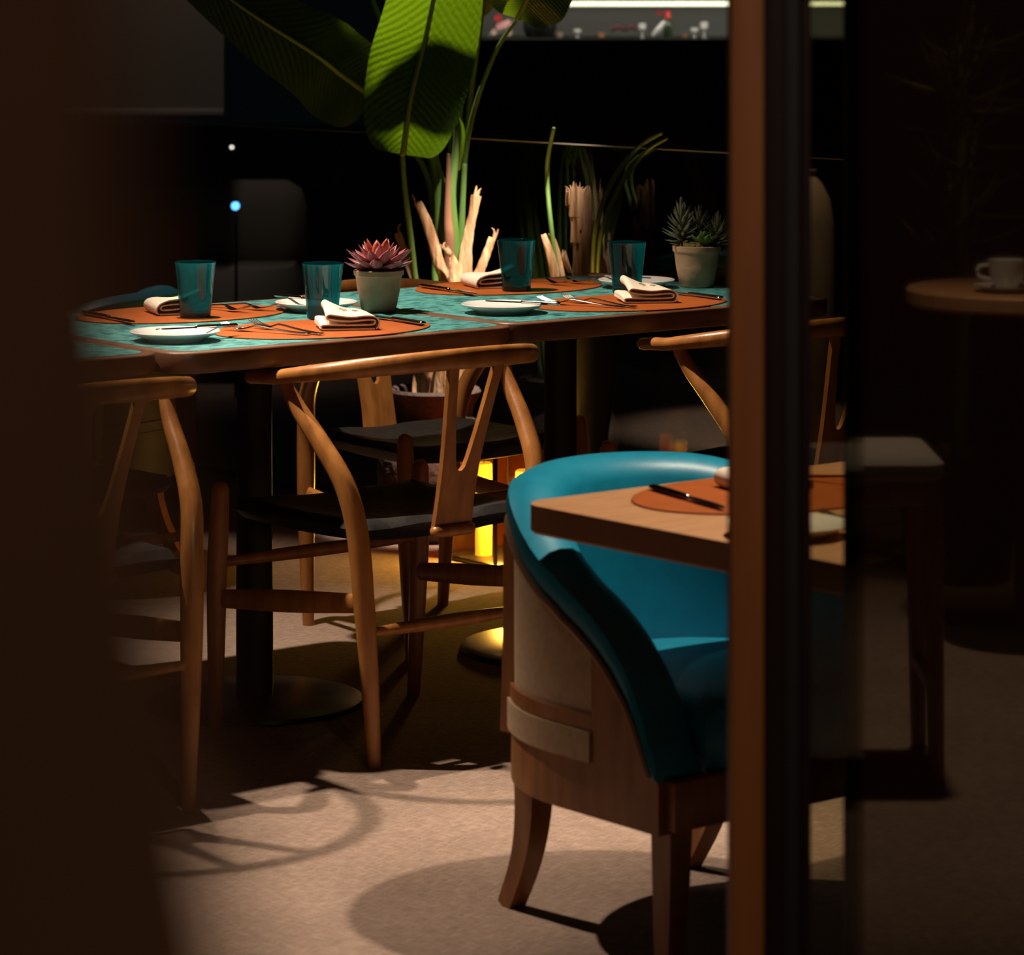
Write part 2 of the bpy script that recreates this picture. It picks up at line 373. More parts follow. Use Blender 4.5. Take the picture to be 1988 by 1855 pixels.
# ------------------------------------------------------------------ tables
def rest_table(label, rc, dc, L, Wd, cx):
    t = thing('restaurant_table', label, 'table', at(rc, dc, 0), TH, 'turquoise tables in a row')
    b = bmesh.new(); slab(b, L, Wd, 0.055, [(0.012, TZ-0.040), (0.003, TZ-0.037), (0.0, TZ-0.030), (0.0, TZ-0.004), (0.0015, TZ-0.001), (0.004, TZ)])
    obj('table_edge', b, 'edge_brown', t)
    b = bmesh.new(); slab(b, L-0.044, Wd-0.044, 0.04, [(0, TZ-0.002), (0, TZ+0.0005), (0.0008, TZ+0.0008)])
    obj('table_top', b, 'teal_top', t)
    b = bmesh.new(); lathe(b, [(0, 0.02), (0.036, 0.02), (0.036, 0.2), (0.034, 0.5), (0.034, TZ-0.046), (0, TZ-0.046)], 28, c=(cx, 0, 0))
    obj('column', b, 'metal_black', t)
    b = bmesh.new(); lathe(b, [(0, TZ-0.046), (0.15, TZ-0.046), (0.15, TZ-0.0405), (0, TZ-0.0405)], 32, c=(cx, 0, 0))
    obj('mounting_plate', b, 'metal_black', t)
    b = bmesh.new(); lathe(b, [(0, 0.0), (0.207, 0.0), (0.212, 0.004), (0.210, 0.011), (0.195, 0.016), (0.06, 0.022), (0, 0.022)], 48, c=(cx, 0, 0))
    obj('disc_base', b, 'metal_gloss', t)
    return t
rest_table('turquoise table in the middle, with pink succulent at its far corner', -0.358, 0.38, 0.786, 0.76, 0.035)
rest_table('turquoise table on the right, carrying the spiky grey-green succulent', 0.478, 0.415, 0.88, 0.76, 0.0)
rest_table('turquoise table on the left, mostly hidden by the dark drape', -1.1495, 0.405, 0.79, 0.76, 0.0)

# lower tan table in front on the right, the tub chair tucked under it
DZ = 0.652
DC = V(0.008, 4.737, 0)
DL, DD = 0.80, 0.74
tc = DC+RX*(DL/2)-DX*(DD/2)
t = thing('dining_table', 'tan wooden table pushed up to the blue tub chair', 'table', tc, TH)
b = bmesh.new(); slab(b, DL, DD, 0.045, [(0.004, DZ-0.042), (0.0, DZ-0.038), (0.0, DZ-0.004)]); obj('table_edge', b, 'tan_edge', t)
b = bmesh.new(); slab(b, DL, DD, 0.045, [(0.0, DZ-0.0038), (0.0005, DZ-0.001), (0.003, DZ)]); obj('table_top', b, 'tan_top', t)
b = bmesh.new(); lathe(b, [(0, 0.02), (0.036, 0.02), (0.034, DZ-0.043), (0, DZ-0.043)], 24, c=(0.12, -0.12, 0)); obj('column', b, 'metal_black', t)
b = bmesh.new(); lathe(b, [(0, 0.0), (0.207, 0.0), (0.212, 0.004), (0.195, 0.016), (0, 0.022)], 40, c=(0.12, -0.12, 0)); obj('disc_base', b, 'metal_gloss', t)

# ------------------------------------------------------------------ wishbone chair
def wishbone(label):
    t = thing('wishbone_chair', label, 'chair', group='wishbone chairs at the turquoise tables')
    for s in (-1, 1):
        obj('front_leg', tube([(s*0.233, 0.212, 0.0, .0125, .0125), (s*0.236, 0.206, 0.15, .0165, .0165), (s*0.238, 0.200, 0.29, .019, .019), (s*0.236, 0.195, 0.40, .018, .018), (s*0.235, 0.193, 0.450, .0165, .0165)], up=(0, 1, 0), round0=False), 'wood', t)
    for s in (-1, 1):
        obj('rear_leg', tube([(s*0.185, -0.222, 0.0, .0125, .0125), (s*0.192, -0.218, 0.15, .0165, .0165), (s*0.200, -0.210, 0.30, .0195, .0195), (s*0.207, -0.200, 0.42, .0200, .0200), (s*0.220, -0.178, 0.503, .0190, .0190),
                              (s*0.235, -0.127, 0.572, .0175, .0175), (s*0.247, -0.072, 0.632, .0150, .0150), (s*0.254, -0.045, 0.672, .0125, .0125)], up=(0, 1, 0), round0=False), 'wood', t)
    path = []
    for y in (0.050, 0.01): path.append((-0.268+0.006*(y > 0.03), y, 0.676+(0.05-y)*0.1, .0165, .0130))
    for k in range(0, 13):
        a = PI+PI*k/12; w = math.sin(PI*k/12)
        path.append((0.266*math.cos(a), -0.025+0.258*math.sin(a), 0.682+0.040*w, .0165-.0045*w, .0130+.0065*w))
    for y in (0.01, 0.050): path.append((0.268-0.006*(y > 0.03), y, 0.676+(0.05-y)*0.1, .0165, .0130))
    obj('top_rail', tube(path, n=4, seg=14), 'wood', t)
    # Y-shaped splat
    zb, zt = 0.405, 0.714
    def yb(z): return -0.207-0.074*((z-zb)/(zt-zb))**1.15
    L = [(-0.043, zb), (-0.041, 0.46), (-0.042, 0.52), (-0.047, 0.58), (-0.055, 0.65), (-0.063, zt), (-0.042, zt), (-0.034, 0.65), (-0.023, 0.58), (-0.014, 0.535), (-0.009, 0.518), (-0.003, 0.512)]
    outl = L+[(-x, z) for x, z in reversed(L)]
    b = bmesh.new(); extrude_outline(b, outl, lambda x, z: (x, yb(z)-0.0055, z), lambda x, z: (x, yb(z)+0.0055, z))
    obj('splat', b, 'wood', t)
    b = bmesh.new(); sweep(b, [(-0.038, -0.212, 0.402, .013, .012), (0.038, -0.212, 0.402, .013, .012)], seg=12); obj('splat_bracket', b, 'wood', t)
    # seat sling with rolled rims
    b = bmesh.new(); NU, NV = 22, 22; top = []; bot = []
    for j in range(NV+1):
        v = -1+2*j/NV; rt = []; rb = []
        for i in range(NU+1):
            u = -1+2*i/NU
            y = 0.19*v; hw = 0.207+0.012*v
            e = max(abs(u), abs(v)); edge = 1-max(0, (e-0.86)/0.14)**2.2
            sag = 0.030*(1-u*u)*(1-v*v)**0.8+0.010*math.exp(-((abs(u)-0.0)/0.5)**2)*0
            z = 0.436-sag-0.020*(1-edge)+0.0018*math.sin(7*u+3*v)*math.sin(5*v)
            rt.append(b.verts.new((u*hw, y, z)))
            rb.append(b.verts.new((u*hw*0.995, y*0.995, (0.396 if e > 0.80 else 0.4) - sag*0.9+0.018*(1-edge))))
        top.append(rt); bot.append(rb)
    for j in range(NV):
        for i in range(NU):
            b.faces.new((top[j][i], top[j][i+1], top[j+1][i+1], top[j+1][i])); b.faces.new((bot[j][i], bot[j+1][i], bot[j+1][i+1], bot[j][i+1]))
    per = [(0, i) for i in range(NU)]+[(j, NU) for j in range(NV)]+[(NV, i) for i in range(NU, 0, -1)]+[(j, 0) for j in range(NV, 0, -1)]
    for k in range(len(per)):
        (j0, i0), (j1, i1) = per[k], per[(k+1) % len(per)]
        b.faces.new((top[j0][i0], bot[j0][i0], bot[j1][i1], top[j1][i1]))
    obj('seat', b, 'leather_black', t)
    # stretchers
    obj('front_stretcher', tube([(-0.228, 0.203, 0.312, .009, .009), (0, 0.203, 0.312, .013, .013), (0.228, 0.203, 0.312, .009, .009)], seg=10), 'wood', t)
    obj('rear_stretcher', tube([(-0.192, -0.214, 0.238, .008, .008), (0, -0.214, 0.238, .013, .013), (0.192, -0.214, 0.238, .008, .008)], seg=10), 'wood', t)
    for s in (-1, 1):
        obj('side_stretcher', tube([(s*0.232, 0.190, 0.246, .0085, .0175), (s*0.218, 0.0, 0.267, .0085, .021), (s*0.203, -0.195, 0.289, .0085, .0175)], seg=14), 'wood', t)
    return t
ch = wishbone('wishbone chair with black seat in front of the middle table, seen from behind')
ch.location = (-0.241, 6.19, 0); ch.rotation_euler = (0, 0, TH)
dup(ch, (0.500, 6.755, 0), TH, 'wishbone chair in front of the right table, cut by the door post')
dup(ch, (-0.832, 5.672, 0), TH, 'wishbone chair on the left, half hidden by the dark drape')
dup(ch, (-0.160, 7.160, 0), TH+PI, 'wishbone chair behind the tables, facing the camera before the clay pot')
dup(ch, (-0.945, 6.520, 0), TH+PI, 'wishbone chair behind the tables at far left, its curved rail above the tabletop')

# ------------------------------------------------------------------ blue tub chair
def tub_chair(label):
    t = thing('tub_chair', label, 'chair', group='turquoise tub chairs')
    XW, YF, YB = 0.284, 0.185, -0.035       # plan: straight arms from YF to YB, then a half ellipse
    RB = 0.288
    prof = [(0.188, 0.305), (0.172, 0.340), (0.140, 0.420), (0.085, 0.482), (0.032, 0.520), (-0.07, 0.570), (-0.13, 0.607), (-0.19, 0.640), (-0.25, 0.658), (-0.32, 0.664)]
    def ztop(y):
        if y >= prof[0][0]: return prof[0][1]
        for (y0, z0), (y1, z1) in zip(prof, prof[1:]):
            if y <= y0 and y >= y1:
                k = (y0-y)/(y0-y1); return z0+(z1-z0)*k
        return prof[-1][1]
    plan = []
    for k in range(15): plan.append((-XW+0.012*(1-k/14)*0, YF-(YF-YB)*k/14, Vector((-1, 0, 0))))
    for k in range(1, 28):
        a = PI+PI*k/28; n = Vector((math.cos(a)/XW, math.sin(a)/RB, 0)).normalized()
        plan.append((XW*math.cos(a), YB+RB*math.sin(a), n))
    for k in range(15): plan.append((XW, YB+(YF-YB)*k/14, Vector((1, 0, 0))))
    # upholstered shell: closed section (inner wall, rolled rim, short outer lip)
    b = bmesh.new(); rings = []
    def smooth_z(i):
        ys = [plan[max(0, min(len(plan)-1, i+o))][1] for o in (-1, 0, 1)]; return sum(ztop(y) for y in ys)/3
    for i, (x, y, n) in enumerate(plan):
        zt = smooth_z(i); c = Vector((x, y, 0)); r = 0.030
        back = max(0.0, min(1.0, (YB-y)/0.2)); rr = 0.030+0.008*back
        sec = [(-0.012, zt-0.085), (-0.004, zt-0.055), (0.006, zt-0.035)]
        sec = [(0.004, max(0.285, zt-0.060)), (0.012, zt-0.030), (0.008, zt-0.012), (-0.010, zt-0.002), (-0.030, zt), (-0.052, zt-0.004), (-0.070, zt-0.016), (-0.080, zt-0.034)]
        zi = zt-0.034
        for q in (0.25, 0.5, 0.75, 1.0):
            sec.append((-0.080+0.006*math.sin(PI*q), zi+(0.30-zi)*q if zi > 0.31 else zi-0.02*q))
        zl = sec[-1][1]
        sec += [(-0.034, zl), (-0.032, max(0.288, zt-0.066))]
        rings.append([b.verts.new(c+n*o+Vector((0, 0, z))) for o, z in sec])
    m = len(rings[0])
    for r0, r1 in zip(rings, rings[1:]):
        for k in range(m): b.faces.new((r0[k], r0[(k+1) % m], r1[(k+1) % m], r1[k]))
    b.faces.new(rings[0]); b.faces.new(rings[-1])
    shell = obj('back_shell', b, 'teal_leather', t)
    # piping along the outer lip
    path = []
    for i, (x, y, n) in enumerate(plan[1:-1]):
        p = Vector((x, y, 0))+n*0.009; path.append((p.x, p.y, max(0.296, smooth_z(i+1)-0.058), .0055, .0055))
    b = bmesh.new(); sweep(b, path, seg=6, n=1, smooth=False); obj('piping', b, 'piping', shell)
    # seat cushion
    b = bmesh.new(); lv = [(0.006, 0.286), (0.0, 0.297), (0.0, 0.352), (0.006, 0.374), (0.022, 0.385), (0.08, 0.393), (0.16, 0.396)]
    inner = [(x, y) for x, y, n in plan]
    ins = 0.083
    outl = []
    for x, y, n in plan:
        outl.append((Vector((x, y, 0))-n*ins))
    front = [Vector((0.186*math.cos(a)**0.35 if math.cos(a) > 0 else 0, 0.178+0.03*math.sin(a), 0)) for a in (0.25, 0.6, 1.0, 1.35)]
    loop = outl+front+[Vector((-p.x, p.y, 0)) for p in reversed(front)]
    cen = Vector((0, -0.03, 0)); rr = []
    for i_, z in lv:
        rr.append([b.verts.new((cen+(p-cen)*(1-i_/0.2)).to_tuple()[:2]+(z,)) for p in loop])
    n_ = len(loop)
    for a, c in zip(rr, rr[1:]):
        for k in range(n_): b.faces.new((a[k], a[(k+1) % n_], c[(k+1) % n_], c[k]))
    b.faces.new(rr[0]); b.faces.new(rr[-1])
    obj('seat_cushion', b, 'teal_leather', t)
    # outer shell panels: strips following the plan between z-functions
    def strip(name, i0, i1, zlo, zhi, off, th, m, par=t):
        b = bmesh.new(); R = []
        for i in range(i0, i1+1):
            x, y, n = plan[i]; c = Vector((x, y, 0)); lo = zlo(i); hi = max(zhi(i), lo+0.002)
            R.append([b.verts.new(c+n*o+Vector((0, 0, z))) for o, z in ((off-th, lo), (off, lo), (off, hi), (off-th, hi))])
        for r0, r1 in zip(R, R[1:]):
            for k in range(4): b.faces.new((r0[k], r0[(k+1) % 4], r1[(k+1) % 4], r1[k]))
        b.faces.new(R[0]); b.faces.new(R[-1])
        return obj(name, b, m, par)
    last = len(plan)-1
    lip = lambda i: smooth_z(i)-0.066
    strip('outer_fabric', 9, last-9, lambda i: 0.350, lambda i: smooth_z(i)-0.050, 0.000, 0.028, 'beige_fabric')
    for a_, c_ in ((0, 9), (last-9, last)): strip('front_post', a_, c_, lambda i: 0.286, lambda i: max(0.2885, smooth_z(i)-0.052), 0.006, 0.034, 'wood_tub')
    strip('middle_rail', 9, last-9, lambda i: 0.334, lambda i: 0.356, 0.006, 0.035, 'wood_tub')
    strip('lower_fabric', 9, last-9, lambda i: 0.290, lambda i: 0.333, 0.010, 0.035, 'beige_fabric')
    strip('apron', 0, last, lambda i: 0.213, lambda i: 0.289, 0.004, 0.04, 'wood_tub')
    b = bmesh.new(); box(b, (0, YF+0.006, 0.253), (2*XW-0.02, 0.026, 0.070), bevel=0.004); obj('front_apron', b, 'wood_tub', t)
    for s in (-1, 1):
        # rear post
        b = bmesh.new(); sweep(b, [(s*0.222, -0.222, 0.28, .016, .022), (s*0.219, -0.221, 0.42, .015, .021), (s*0.219, -0.221, 0.573, .014, .019)], seg=4, n=3, round0=False, round1=False, up=(0.6*s, 1, 0)); obj('rear_post', b, 'wood_tub', t)
        # legs
        b = bmesh.new(); sweep(b, [(s*0.240, 0.152, 0.0, .019, .019), (s*0.240, 0.157, 0.12, .026, .026), (s*0.240, 0.160, 0.285, .031, .031)], seg=4, n=4, round0=False, round1=False, up=(1, 1, 0)); obj('front_leg', b, 'wood_tub', t)
        b = bmesh.new(); sweep(b, [(s*0.178, -0.276, 0.0, .021, .019), (s*0.184, -0.232, 0.08, .024, .022), (s*0.190, -0.208, 0.16, .028, .026), (s*0.194, -0.202, 0.26, .032, .028)], seg=4, n=4, round0=False, round1=False, up=(1, 1, 0)); obj('rear_leg', b, 'wood_tub', t)
    return t
tub = tub_chair('bright turquoise tub chair with beige sides and wooden legs, in front on the right')
tub.location = (0.310, 4.905, 0); tub.rotation_euler = (0, 0, TH+PI)
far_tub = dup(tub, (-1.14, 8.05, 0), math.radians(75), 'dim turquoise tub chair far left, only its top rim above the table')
for c in far_tub.children:  # black sides stand in for the shade on the far chair
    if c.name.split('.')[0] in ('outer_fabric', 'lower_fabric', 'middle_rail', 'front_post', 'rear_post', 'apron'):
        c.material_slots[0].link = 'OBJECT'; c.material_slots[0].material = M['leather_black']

# ------------------------------------------------------------------ tableware
def placemat(label, loc, rz):
    b = bmesh.new(); N = 56; R = []
    for ins, z in ((0.001, 0), (0, 0.0006), (0, 0.0022), (0.0012, 0.0028), (0.006, 0.003)):
        R.append([b.verts.new(((0.225-ins)*math.cos(2*PI*k/N), (0.160-ins)*math.sin(2*PI*k/N), z)) for k in range(N)])
    for a, c in zip(R, R[1:]):
        for k in range(N): b.faces.new((a[k], a[(k+1) % N], c[(k+1) % N], c[k]))
    b.faces.new(R[0]); b.faces.new(R[-1])
    o = obj('placemat', b, 'mat_orange'); o.location = loc; o.rotation_euler = (0, 0, rz)
    tag(o, label, 'placemat', 'oval orange leather placemats'); return o
def plate_mesh():
    b = bmesh.new(); lathe(b, [(0, 0.004), (0.045, 0.004), (0.047, 0.0), (0.052, 0.0), (0.056, 0.005), (0.078, 0.0135), (0.0825, 0.0165), (0.0830, 0.0180), (0.0815, 0.0188), (0.076, 0.0172), (0.060, 0.0105), (0.052, 0.0085), (0, 0.0080)], 56)
    o = obj('bread_plate', b, 'porcelain'); return o.data, o
PLATE, plate0 = plate_mesh(); first = {'plate': plate0}
def plate(label, loc):
    o = first.pop('plate', None) or bpy.data.objects.new('bread_plate', PLATE)
    if o.name not in COL.objects: COL.objects.link(o)
    o.location = loc; tag(o, label, 'plate', 'white bread plates'); return o
def tumbler(label, loc, rz=0):
    t = thing('glass_tumbler', label, 'glass', loc, rz, 'teal glass tumblers')
    b = bmesh.new(); lathe(b, [(0.0295, 0.010), (0.0310, 0.03), (0.0345, 0.065), (0.0385, 0.102), (0.0393, 0.1045), (0.0385, 0.1050), (0.0375, 0.1040), (0.0350, 0.090), (0.0315, 0.060), (0.0280, 0.030), (0.0265, 0.0145), (0.0, 0.0130)], 40)
    obj('glass_wall', b, 'glass_teal', t)
    b = bmesh.new(); lathe(b, [(0, 0.0015), (0.024, 0.0015), (0.026, 0.0), (0.0285, 0.001), (0.0295, 0.0098), (0.0, 0.0100)], 40); obj('glass_base', b, 'glass_base', t)
    t.scale = (1.05, 1.05, 1.03)
    return t
def fork_mesh():
    b = bmesh.new()
    # handle along -y, tines at +y; z arched
    sweep(b, [(0, -0.098, 0.0035, .0075, .0016), (0, -0.06, 0.0045, .0058, .0016), (0, -0.02, 0.0075, .0034, .0018), (0, 0.02, 0.0115, .0032, .0018), (0, 0.035, 0.0085, .0065, .0014), (0, 0.052, 0.0045, .0115, .0012), (0, 0.062, 0.0050, .0118, .0011)], seg=10, n=4)
    for k in range(4):
        x = -0.0090+0.006*k
        sweep(b, [(x, 0.058, 0.0048, .0021, .0011), (x, 0.078, 0.0075, .0018, .0010), (x, 0.100, 0.0150, .0010, .0007)], seg=6, n=3)
    return b
def knife_mesh(s=1.0):
    b = bmesh.new()
    sweep(b, [(0, -0.105*s, 0.005, .0075*s, .0040), (0, -0.06*s, 0.0052, .0070*s, .0040), (0, -0.01*s, 0.0052, .0056*s, .0038), (0, 0.004*s, 0.005, .0046*s, .0036)], seg=10, n=4)
    P = [(-0.006, 0.004), (-0.0085, 0.03), (-0.0095, 0.07), (-0.0075, 0.098), (-0.001, 0.115), (0.004, 0.106), (0.006, 0.06), (0.0052, 0.004)]
    extrude_outline(b, [(x*s, y*s) for x, y in P], lambda x, y: (x, y, 0.0036), lambda x, y: (x*0.9, y, 0.0056))
    return b
_m = {}
def cutlery(kind, label, loc, rz, group, tilt=(0, 0)):
    if kind not in _m:
        o = obj(kind, fork_mesh() if kind == 'fork' else knife_mesh(1.0 if kind == 'table_knife' else 0.72), 'steel'); _m[kind] = o.data
    else:
        o = bpy.data.objects.new(kind, _m[kind]); COL.objects.link(o)
    o.location = loc; o.rotation_euler = (tilt[0], tilt[1], rz)
    return tag(o, label, 'fork' if kind == 'fork' else 'knife', group)
def napkin(label, loc, rz, flip=1):
    t = thing('napkin', label, 'napkin', loc, rz, 'folded cream napkins')
    # S-folded ribbon seen in section (x, z), extruded along y; the far end rises
    sec = [(0.050, 0.0022), (0.0, 0.0020), (-0.046, 0.0025), (-0.0515, 0.0065), (-0.046, 0.0105), (0.0, 0.0095), (0.043, 0.0100), (0.0505, 0.0140), (0.0485, 0.0185), (0.030, 0.0185), (0.0, 0.0165), (-0.034, 0.0200),
           (-0.0415, 0.0245), (-0.036, 0.0295), (-0.02, 0.0275), (0.006, 0.0245), (0.035, 0.0265), (0.0515, 0.0240), (0.0585, 0.0165), (0.0575, 0.0075), (0.0525, 0.0022)]
    C = catmull(sec, 4); b = bmesh.new(); rows = []
    NY = 8
    for j in range(NY+1):
        v = j/NY; y = -0.052+0.104*v
        R0 = []; R1 = []
        for k, (x, z) in enumerate(C):
            tx, tz = (C[min(k+1, len(C)-1)][0]-C[max(k-1, 0)][0]), (C[min(k+1, len(C)-1)][1]-C[max(k-1, 0)][1])
            l = math.hypot(tx, tz) or 1; nx, nz = -tz/l, tx/l
            f = z/0.03
            lift = f*0.020*math.sin(PI*0.55*v)*max(0, 0.55-x/0.09)
            squash = 1-0.10*v*f
            for RR, o in ((R0, 0.0013), (R1, -0.0013)):
                RR.append(b.verts.new(((x+nx*o)*squash*flip, y+0.012*f*0.3, max(0.0004, z+nz*o+lift))))
        rows.append(R0+R1[::-1])
    n = len(rows[0])
    for a, c in zip(rows, rows[1:]):
        for k in range(n): b.faces.new((a[k], a[(k+1) % n], c[(k+1) % n], c[k]))
    h = n//2
    for R in (rows[0], rows[-1]):
        for k in range(h-1): b.faces.new((R[k], R[k+1], R[n-2-k], R[n-1-k]))
    cloth = obj('folded_cloth', b, 'linen', t)
    return t, cloth
def setting(tag_, r, d, face, gl, pl, nap):
    """one place setting; face=+1 diner on the near side, -1 far side (everything turned by 180 degrees)"""
    rz = TH if face > 0 else TH+PI
    def L(x, y, z=0.0): return at(r+x*face, d+y*face, TZ+0.0010+z)
    placemat('oval orange placemat %s' % tag_, L(0, 0), rz)
    zm = 0.0034
    cutlery('fork', 'outer steel fork on the placemat %s' % tag_, L(-0.135, -0.005, zm), rz+0.34, 'steel forks')
    cutlery('fork', 'inner steel fork beside the napkin %s' % tag_, L(-0.092, -0.012, zm), rz+0.10, 'steel forks')
    cutlery('table_knife', 'steel table knife on the placemat %s' % tag_, L(0.180, 0.015, zm), rz-0.10, 'steel table knives')
    tumbler('teal glass tumbler %s' % gl[2], at(gl[0], gl[1], TZ+0.0010 + gl[3]))
    plate('white bread plate %s' % pl[2], at(pl[0], pl[1], TZ+0.0010))
    hd = V(math.sin(pl[3]), -math.cos(pl[3]), 0)          # direction of the handle
    cutlery('butter_knife', 'small butter knife on the plate %s' % pl[2], at(pl[0], pl[1], TZ+0.0010+0.0180)+hd*0.045, pl[3], 'butter knives')
    return napkin('cream folded napkin %s' % tag_, L(nap[0], nap[1], zm), rz+nap[2], 1)[1]
c1 = setting('at the front of the middle table', -0.306, 0.177, 1, (-0.2055, 0.318, 'behind the front napkin of the middle table', 0.0034), (-0.634, 0.185, 'at the middle table\'s front left corner', 2.05), (0.030, -0.03, -0.50))
c2 = setting('at the back of the middle table', -0.357, 0.585, -1, (-0.381, 0.500, 'standing furthest left, in front of a napkin', 0.0034), (-0.100, 0.487, 'behind the tumbler next to the pink succulent', -2.35), (0.0, -0.010, -0.35))
c3 = setting('at the front of the right table', 0.489, 0.205, 1, (0.608, 0.352, 'nearest the spiky succulent', 0.0034), (0.1617, 0.215, 'at the right table\'s front left corner', 1.15), (0.030, -0.01, -0.50))
c4 = setting('at the back of the right table', 0.522, 0.640, -1, (0.4645, 0.545, 'on the back placemat of the right table', 0.0034), (0.735, 0.467, 'behind the tumbler beside the spiky succulent', -2.2), (0.03, -0.016, -0.35))
def napkin_top(x, y):
    P_ = [(-0.036, 0.0295), (-0.02, 0.0275), (0.006, 0.0245), (0.035, 0.0265), (0.0515, 0.024)]
    for (x0, z0), (x1, z1) in zip(P_, P_[1:]):
        if x0 <= x <= x1: z = z0+(z1-z0)*(x-x0)/(x1-x0)
    f = z/0.03; v = (y+0.052)/0.104
    return z+f*0.020*math.sin(PI*0.55*v)*max(0, 0.55-x/0.09)+0.0018
for c in (c1, c3):
    b = bmesh.new()
    for cx_, cy_, s_ in ((-0.004, 0.000, 0.007), (0.020, 0.008, 0.006)):
        pts = [(cx_+s_*math.cos(a)*(0.6+0.4*math.cos(2*a)), cy_+s_*1.3*math.sin(a)*(0.7+0.3*math.sin(3*a))) for a in [k*PI/8 for k in range(15)]]
        sweep(b, [(x, y, napkin_top(x, y), .0011, .0005) for x, y in pts], seg=6, n=2)
    obj('embroidered_motif', b, 'thread', c)

# settings on the lower tan table
def on_d(r, d, z=0.0): return DC+RX*r+DX*d+V(0, 0, DZ+0.0004+z)
placemat('oval orange placemat on the tan table before the blue chair', on_d(0.325, -0.178), TH+PI)
cutlery('table_knife', 'steel table knife on the tan table before the blue chair', on_d(0.185, -0.155, 0.0034), TH+PI-0.25, 'steel table knives')
cutlery('fork', 'steel fork on the far placemat of the tan table', on_d(0.46, -0.17, 0.0034), TH+PI+0.2, 'steel forks')
napkin('cream folded napkin on the far placemat of the tan table', on_d(0.345, -0.150, 0.0034), TH+PI-0.3)
placemat('oval orange placemat on the camera side of the tan table', on_d(0.400, -0.545), TH)
plate('white bread plate at the left edge of the tan table', on_d(0.098, -0.455))
cutlery('fork', 'outer steel fork on the camera side of the tan table', on_d(0.235, -0.50, 0.0034), TH+0.3, 'steel forks')
cutlery('fork', 'inner steel fork on the camera side of the tan table', on_d(0.285, -0.52, 0.0034), TH+0.1, 'steel forks')

# ------------------------------------------------------------------ potted succulents
def clay_pot(parent, rt, rb, h):
    b = bmesh.new(); lathe(b, [(0, 0.0), (rb-0.003, 0.0), (rb, 0.003), (rb+(rt-rb)*0.55-0.001, h*0.5), (rt-0.004, h*0.84), (rt-0.003, h*0.86), (rt-0.0005, h*0.875), (rt, h*0.99), (rt-0.002, h), (rt-0.007, h), (rt-0.009, h*0.9), (0, h*0.88)], 48)
    obj('pot', b, 'pot_clay', parent)
    b = bmesh.new(); lathe(b, [(0, h*0.885), (rt-0.010, h*0.885), (rt-0.014, h*0.93), (0, h*0.95)], 24); obj('soil', b, 'soil', parent)
def petal(length, width, cup, mname):
    b = bmesh.new(); N = 7; rows = []
    for j in range(N+1):
        t = j/N; w = width*(math.sin(PI*min(1, t*0.62+0.16))**0.9)*(1-t**5*0.98)
        y = length*t; z = cup*t*t*length
        rows.append([b.verts.new((-w, y, z+w*0.35)), b.verts.new((-w*0.5, y, z-w*0.1)), b.verts.new((0, y, z-w*0.28)), b.verts.new((w*0.5, y, z-w*0.1)), b.verts.new((w, y, z+w*0.35)), b.verts.new((0, y, z+w*0.22))])
    for a, c in zip(rows, rows[1:]):
        for k in range(6): b.faces.new((a[k], a[(k+1) % 6], c[(k+1) % 6], c[k]))
    b.faces.new(rows[0]); b.faces.new(rows[-1])
    me = bpy.data.meshes.new('leaf'); bmesh.ops.recalc_face_normals(b, faces=b.faces[:]); b.to_mesh(me); b.free(); me.materials.append(M[mname])
    me.polygons.foreach_set('use_smooth', [True]*len(me.polygons)); return me
def put_leaf(me, parent, c, az, elev, roll=0, name='leaf', s=1.0):
    o = bpy.data.objects.new(name, me); COL.objects.link(o); o.parent = parent
    o.matrix_local = Matrix.Translation(c) @ Matrix.Rotation(az, 4, 'Z') @ Matrix.Rotation(elev, 4, 'X') @ Matrix.Rotation(roll, 4, 'Y') @ Matrix.Scale(s, 4)
    return o
pa = thing('potted_succulent', 'pink and red rosette succulent in a clay pot on the turquoise tables', 'plant', at(-0.012, 0.395, TZ+0.0012), 0.0)
clay_pot(pa, 0.0505, 0.0345, 0.083)
L1 = petal(0.066, 0.0120, 0.25, 'pink_leaf'); L2 = petal(0.050, 0.0115, 0.2, 'red_leaf'); L3 = petal(0.034, 0.0090, 0.2, 'orange_leaf')
L1b = petal(0.052, 0.010, 0.2, 'pink_leaf')
for n, me, e0, z, off in ((10, L1, 4, 0.084, 0.0), (10, L1, 19, 0.087, 0.5), (8, L1b, 36, 0.090, 0.1), (7, L2, 54, 0.093, 0.3), (5, L3, 72, 0.096, 0.0)):
    for k in range(n):
        az = 2*PI*(k+off)/n+random.uniform(-.12, .12)
        put_leaf(me, pa, V(0, 0, z)+V(-math.sin(az), math.cos(az), 0)*0.006, az, math.radians(e0+random.uniform(-5, 5)), s=random.uniform(.98, 1.16))
pb = thing('potted_succulent', 'grey-green spiky succulent in a clay pot beside the door post', 'plant', at(0.850, 0.400, TZ+0.0012), 0.0)
clay_pot(pb, 0.0530, 0.0375, 0.089)
SP = petal(0.042, 0.0046, 0.35, 'grey_leaf'); GR = petal(0.040, 0.011, 0.3, 'green_leaf')
b = bmesh.new(); lathe(b, [(0.030, 0.080), (0.034, 0.088), (0.026, 0.098), (0.0, 0.100)], 16, c=(-0.008, -0.012, 0)); obj('moss', b, 'moss', pb)
def head(c0, c1, n, s=1.0):
    c0 = Vector(c0); c1 = Vector(c1); ax = (c1-c0)
    obj('stalk', tube([(*c0, .004, .004), (*c1, .0035, .0035)], seg=8, up=(0, 1, 0)), 'grey_leaf', pb)
    for k in range(n):
        t = (k/(n-1)); az = k*2.39996; c = c0+ax*(0.15+0.85*t)
        put_leaf(SP, pb, c, az, math.radians(-12+95*t**1.6+random.uniform(-8, 8)), s=s*random.uniform(0.85, 1.1)*(1-0.25*t))
head((-0.028, 0.0, 0.085), (-0.034, -0.004, 0.160), 74, 1.08)
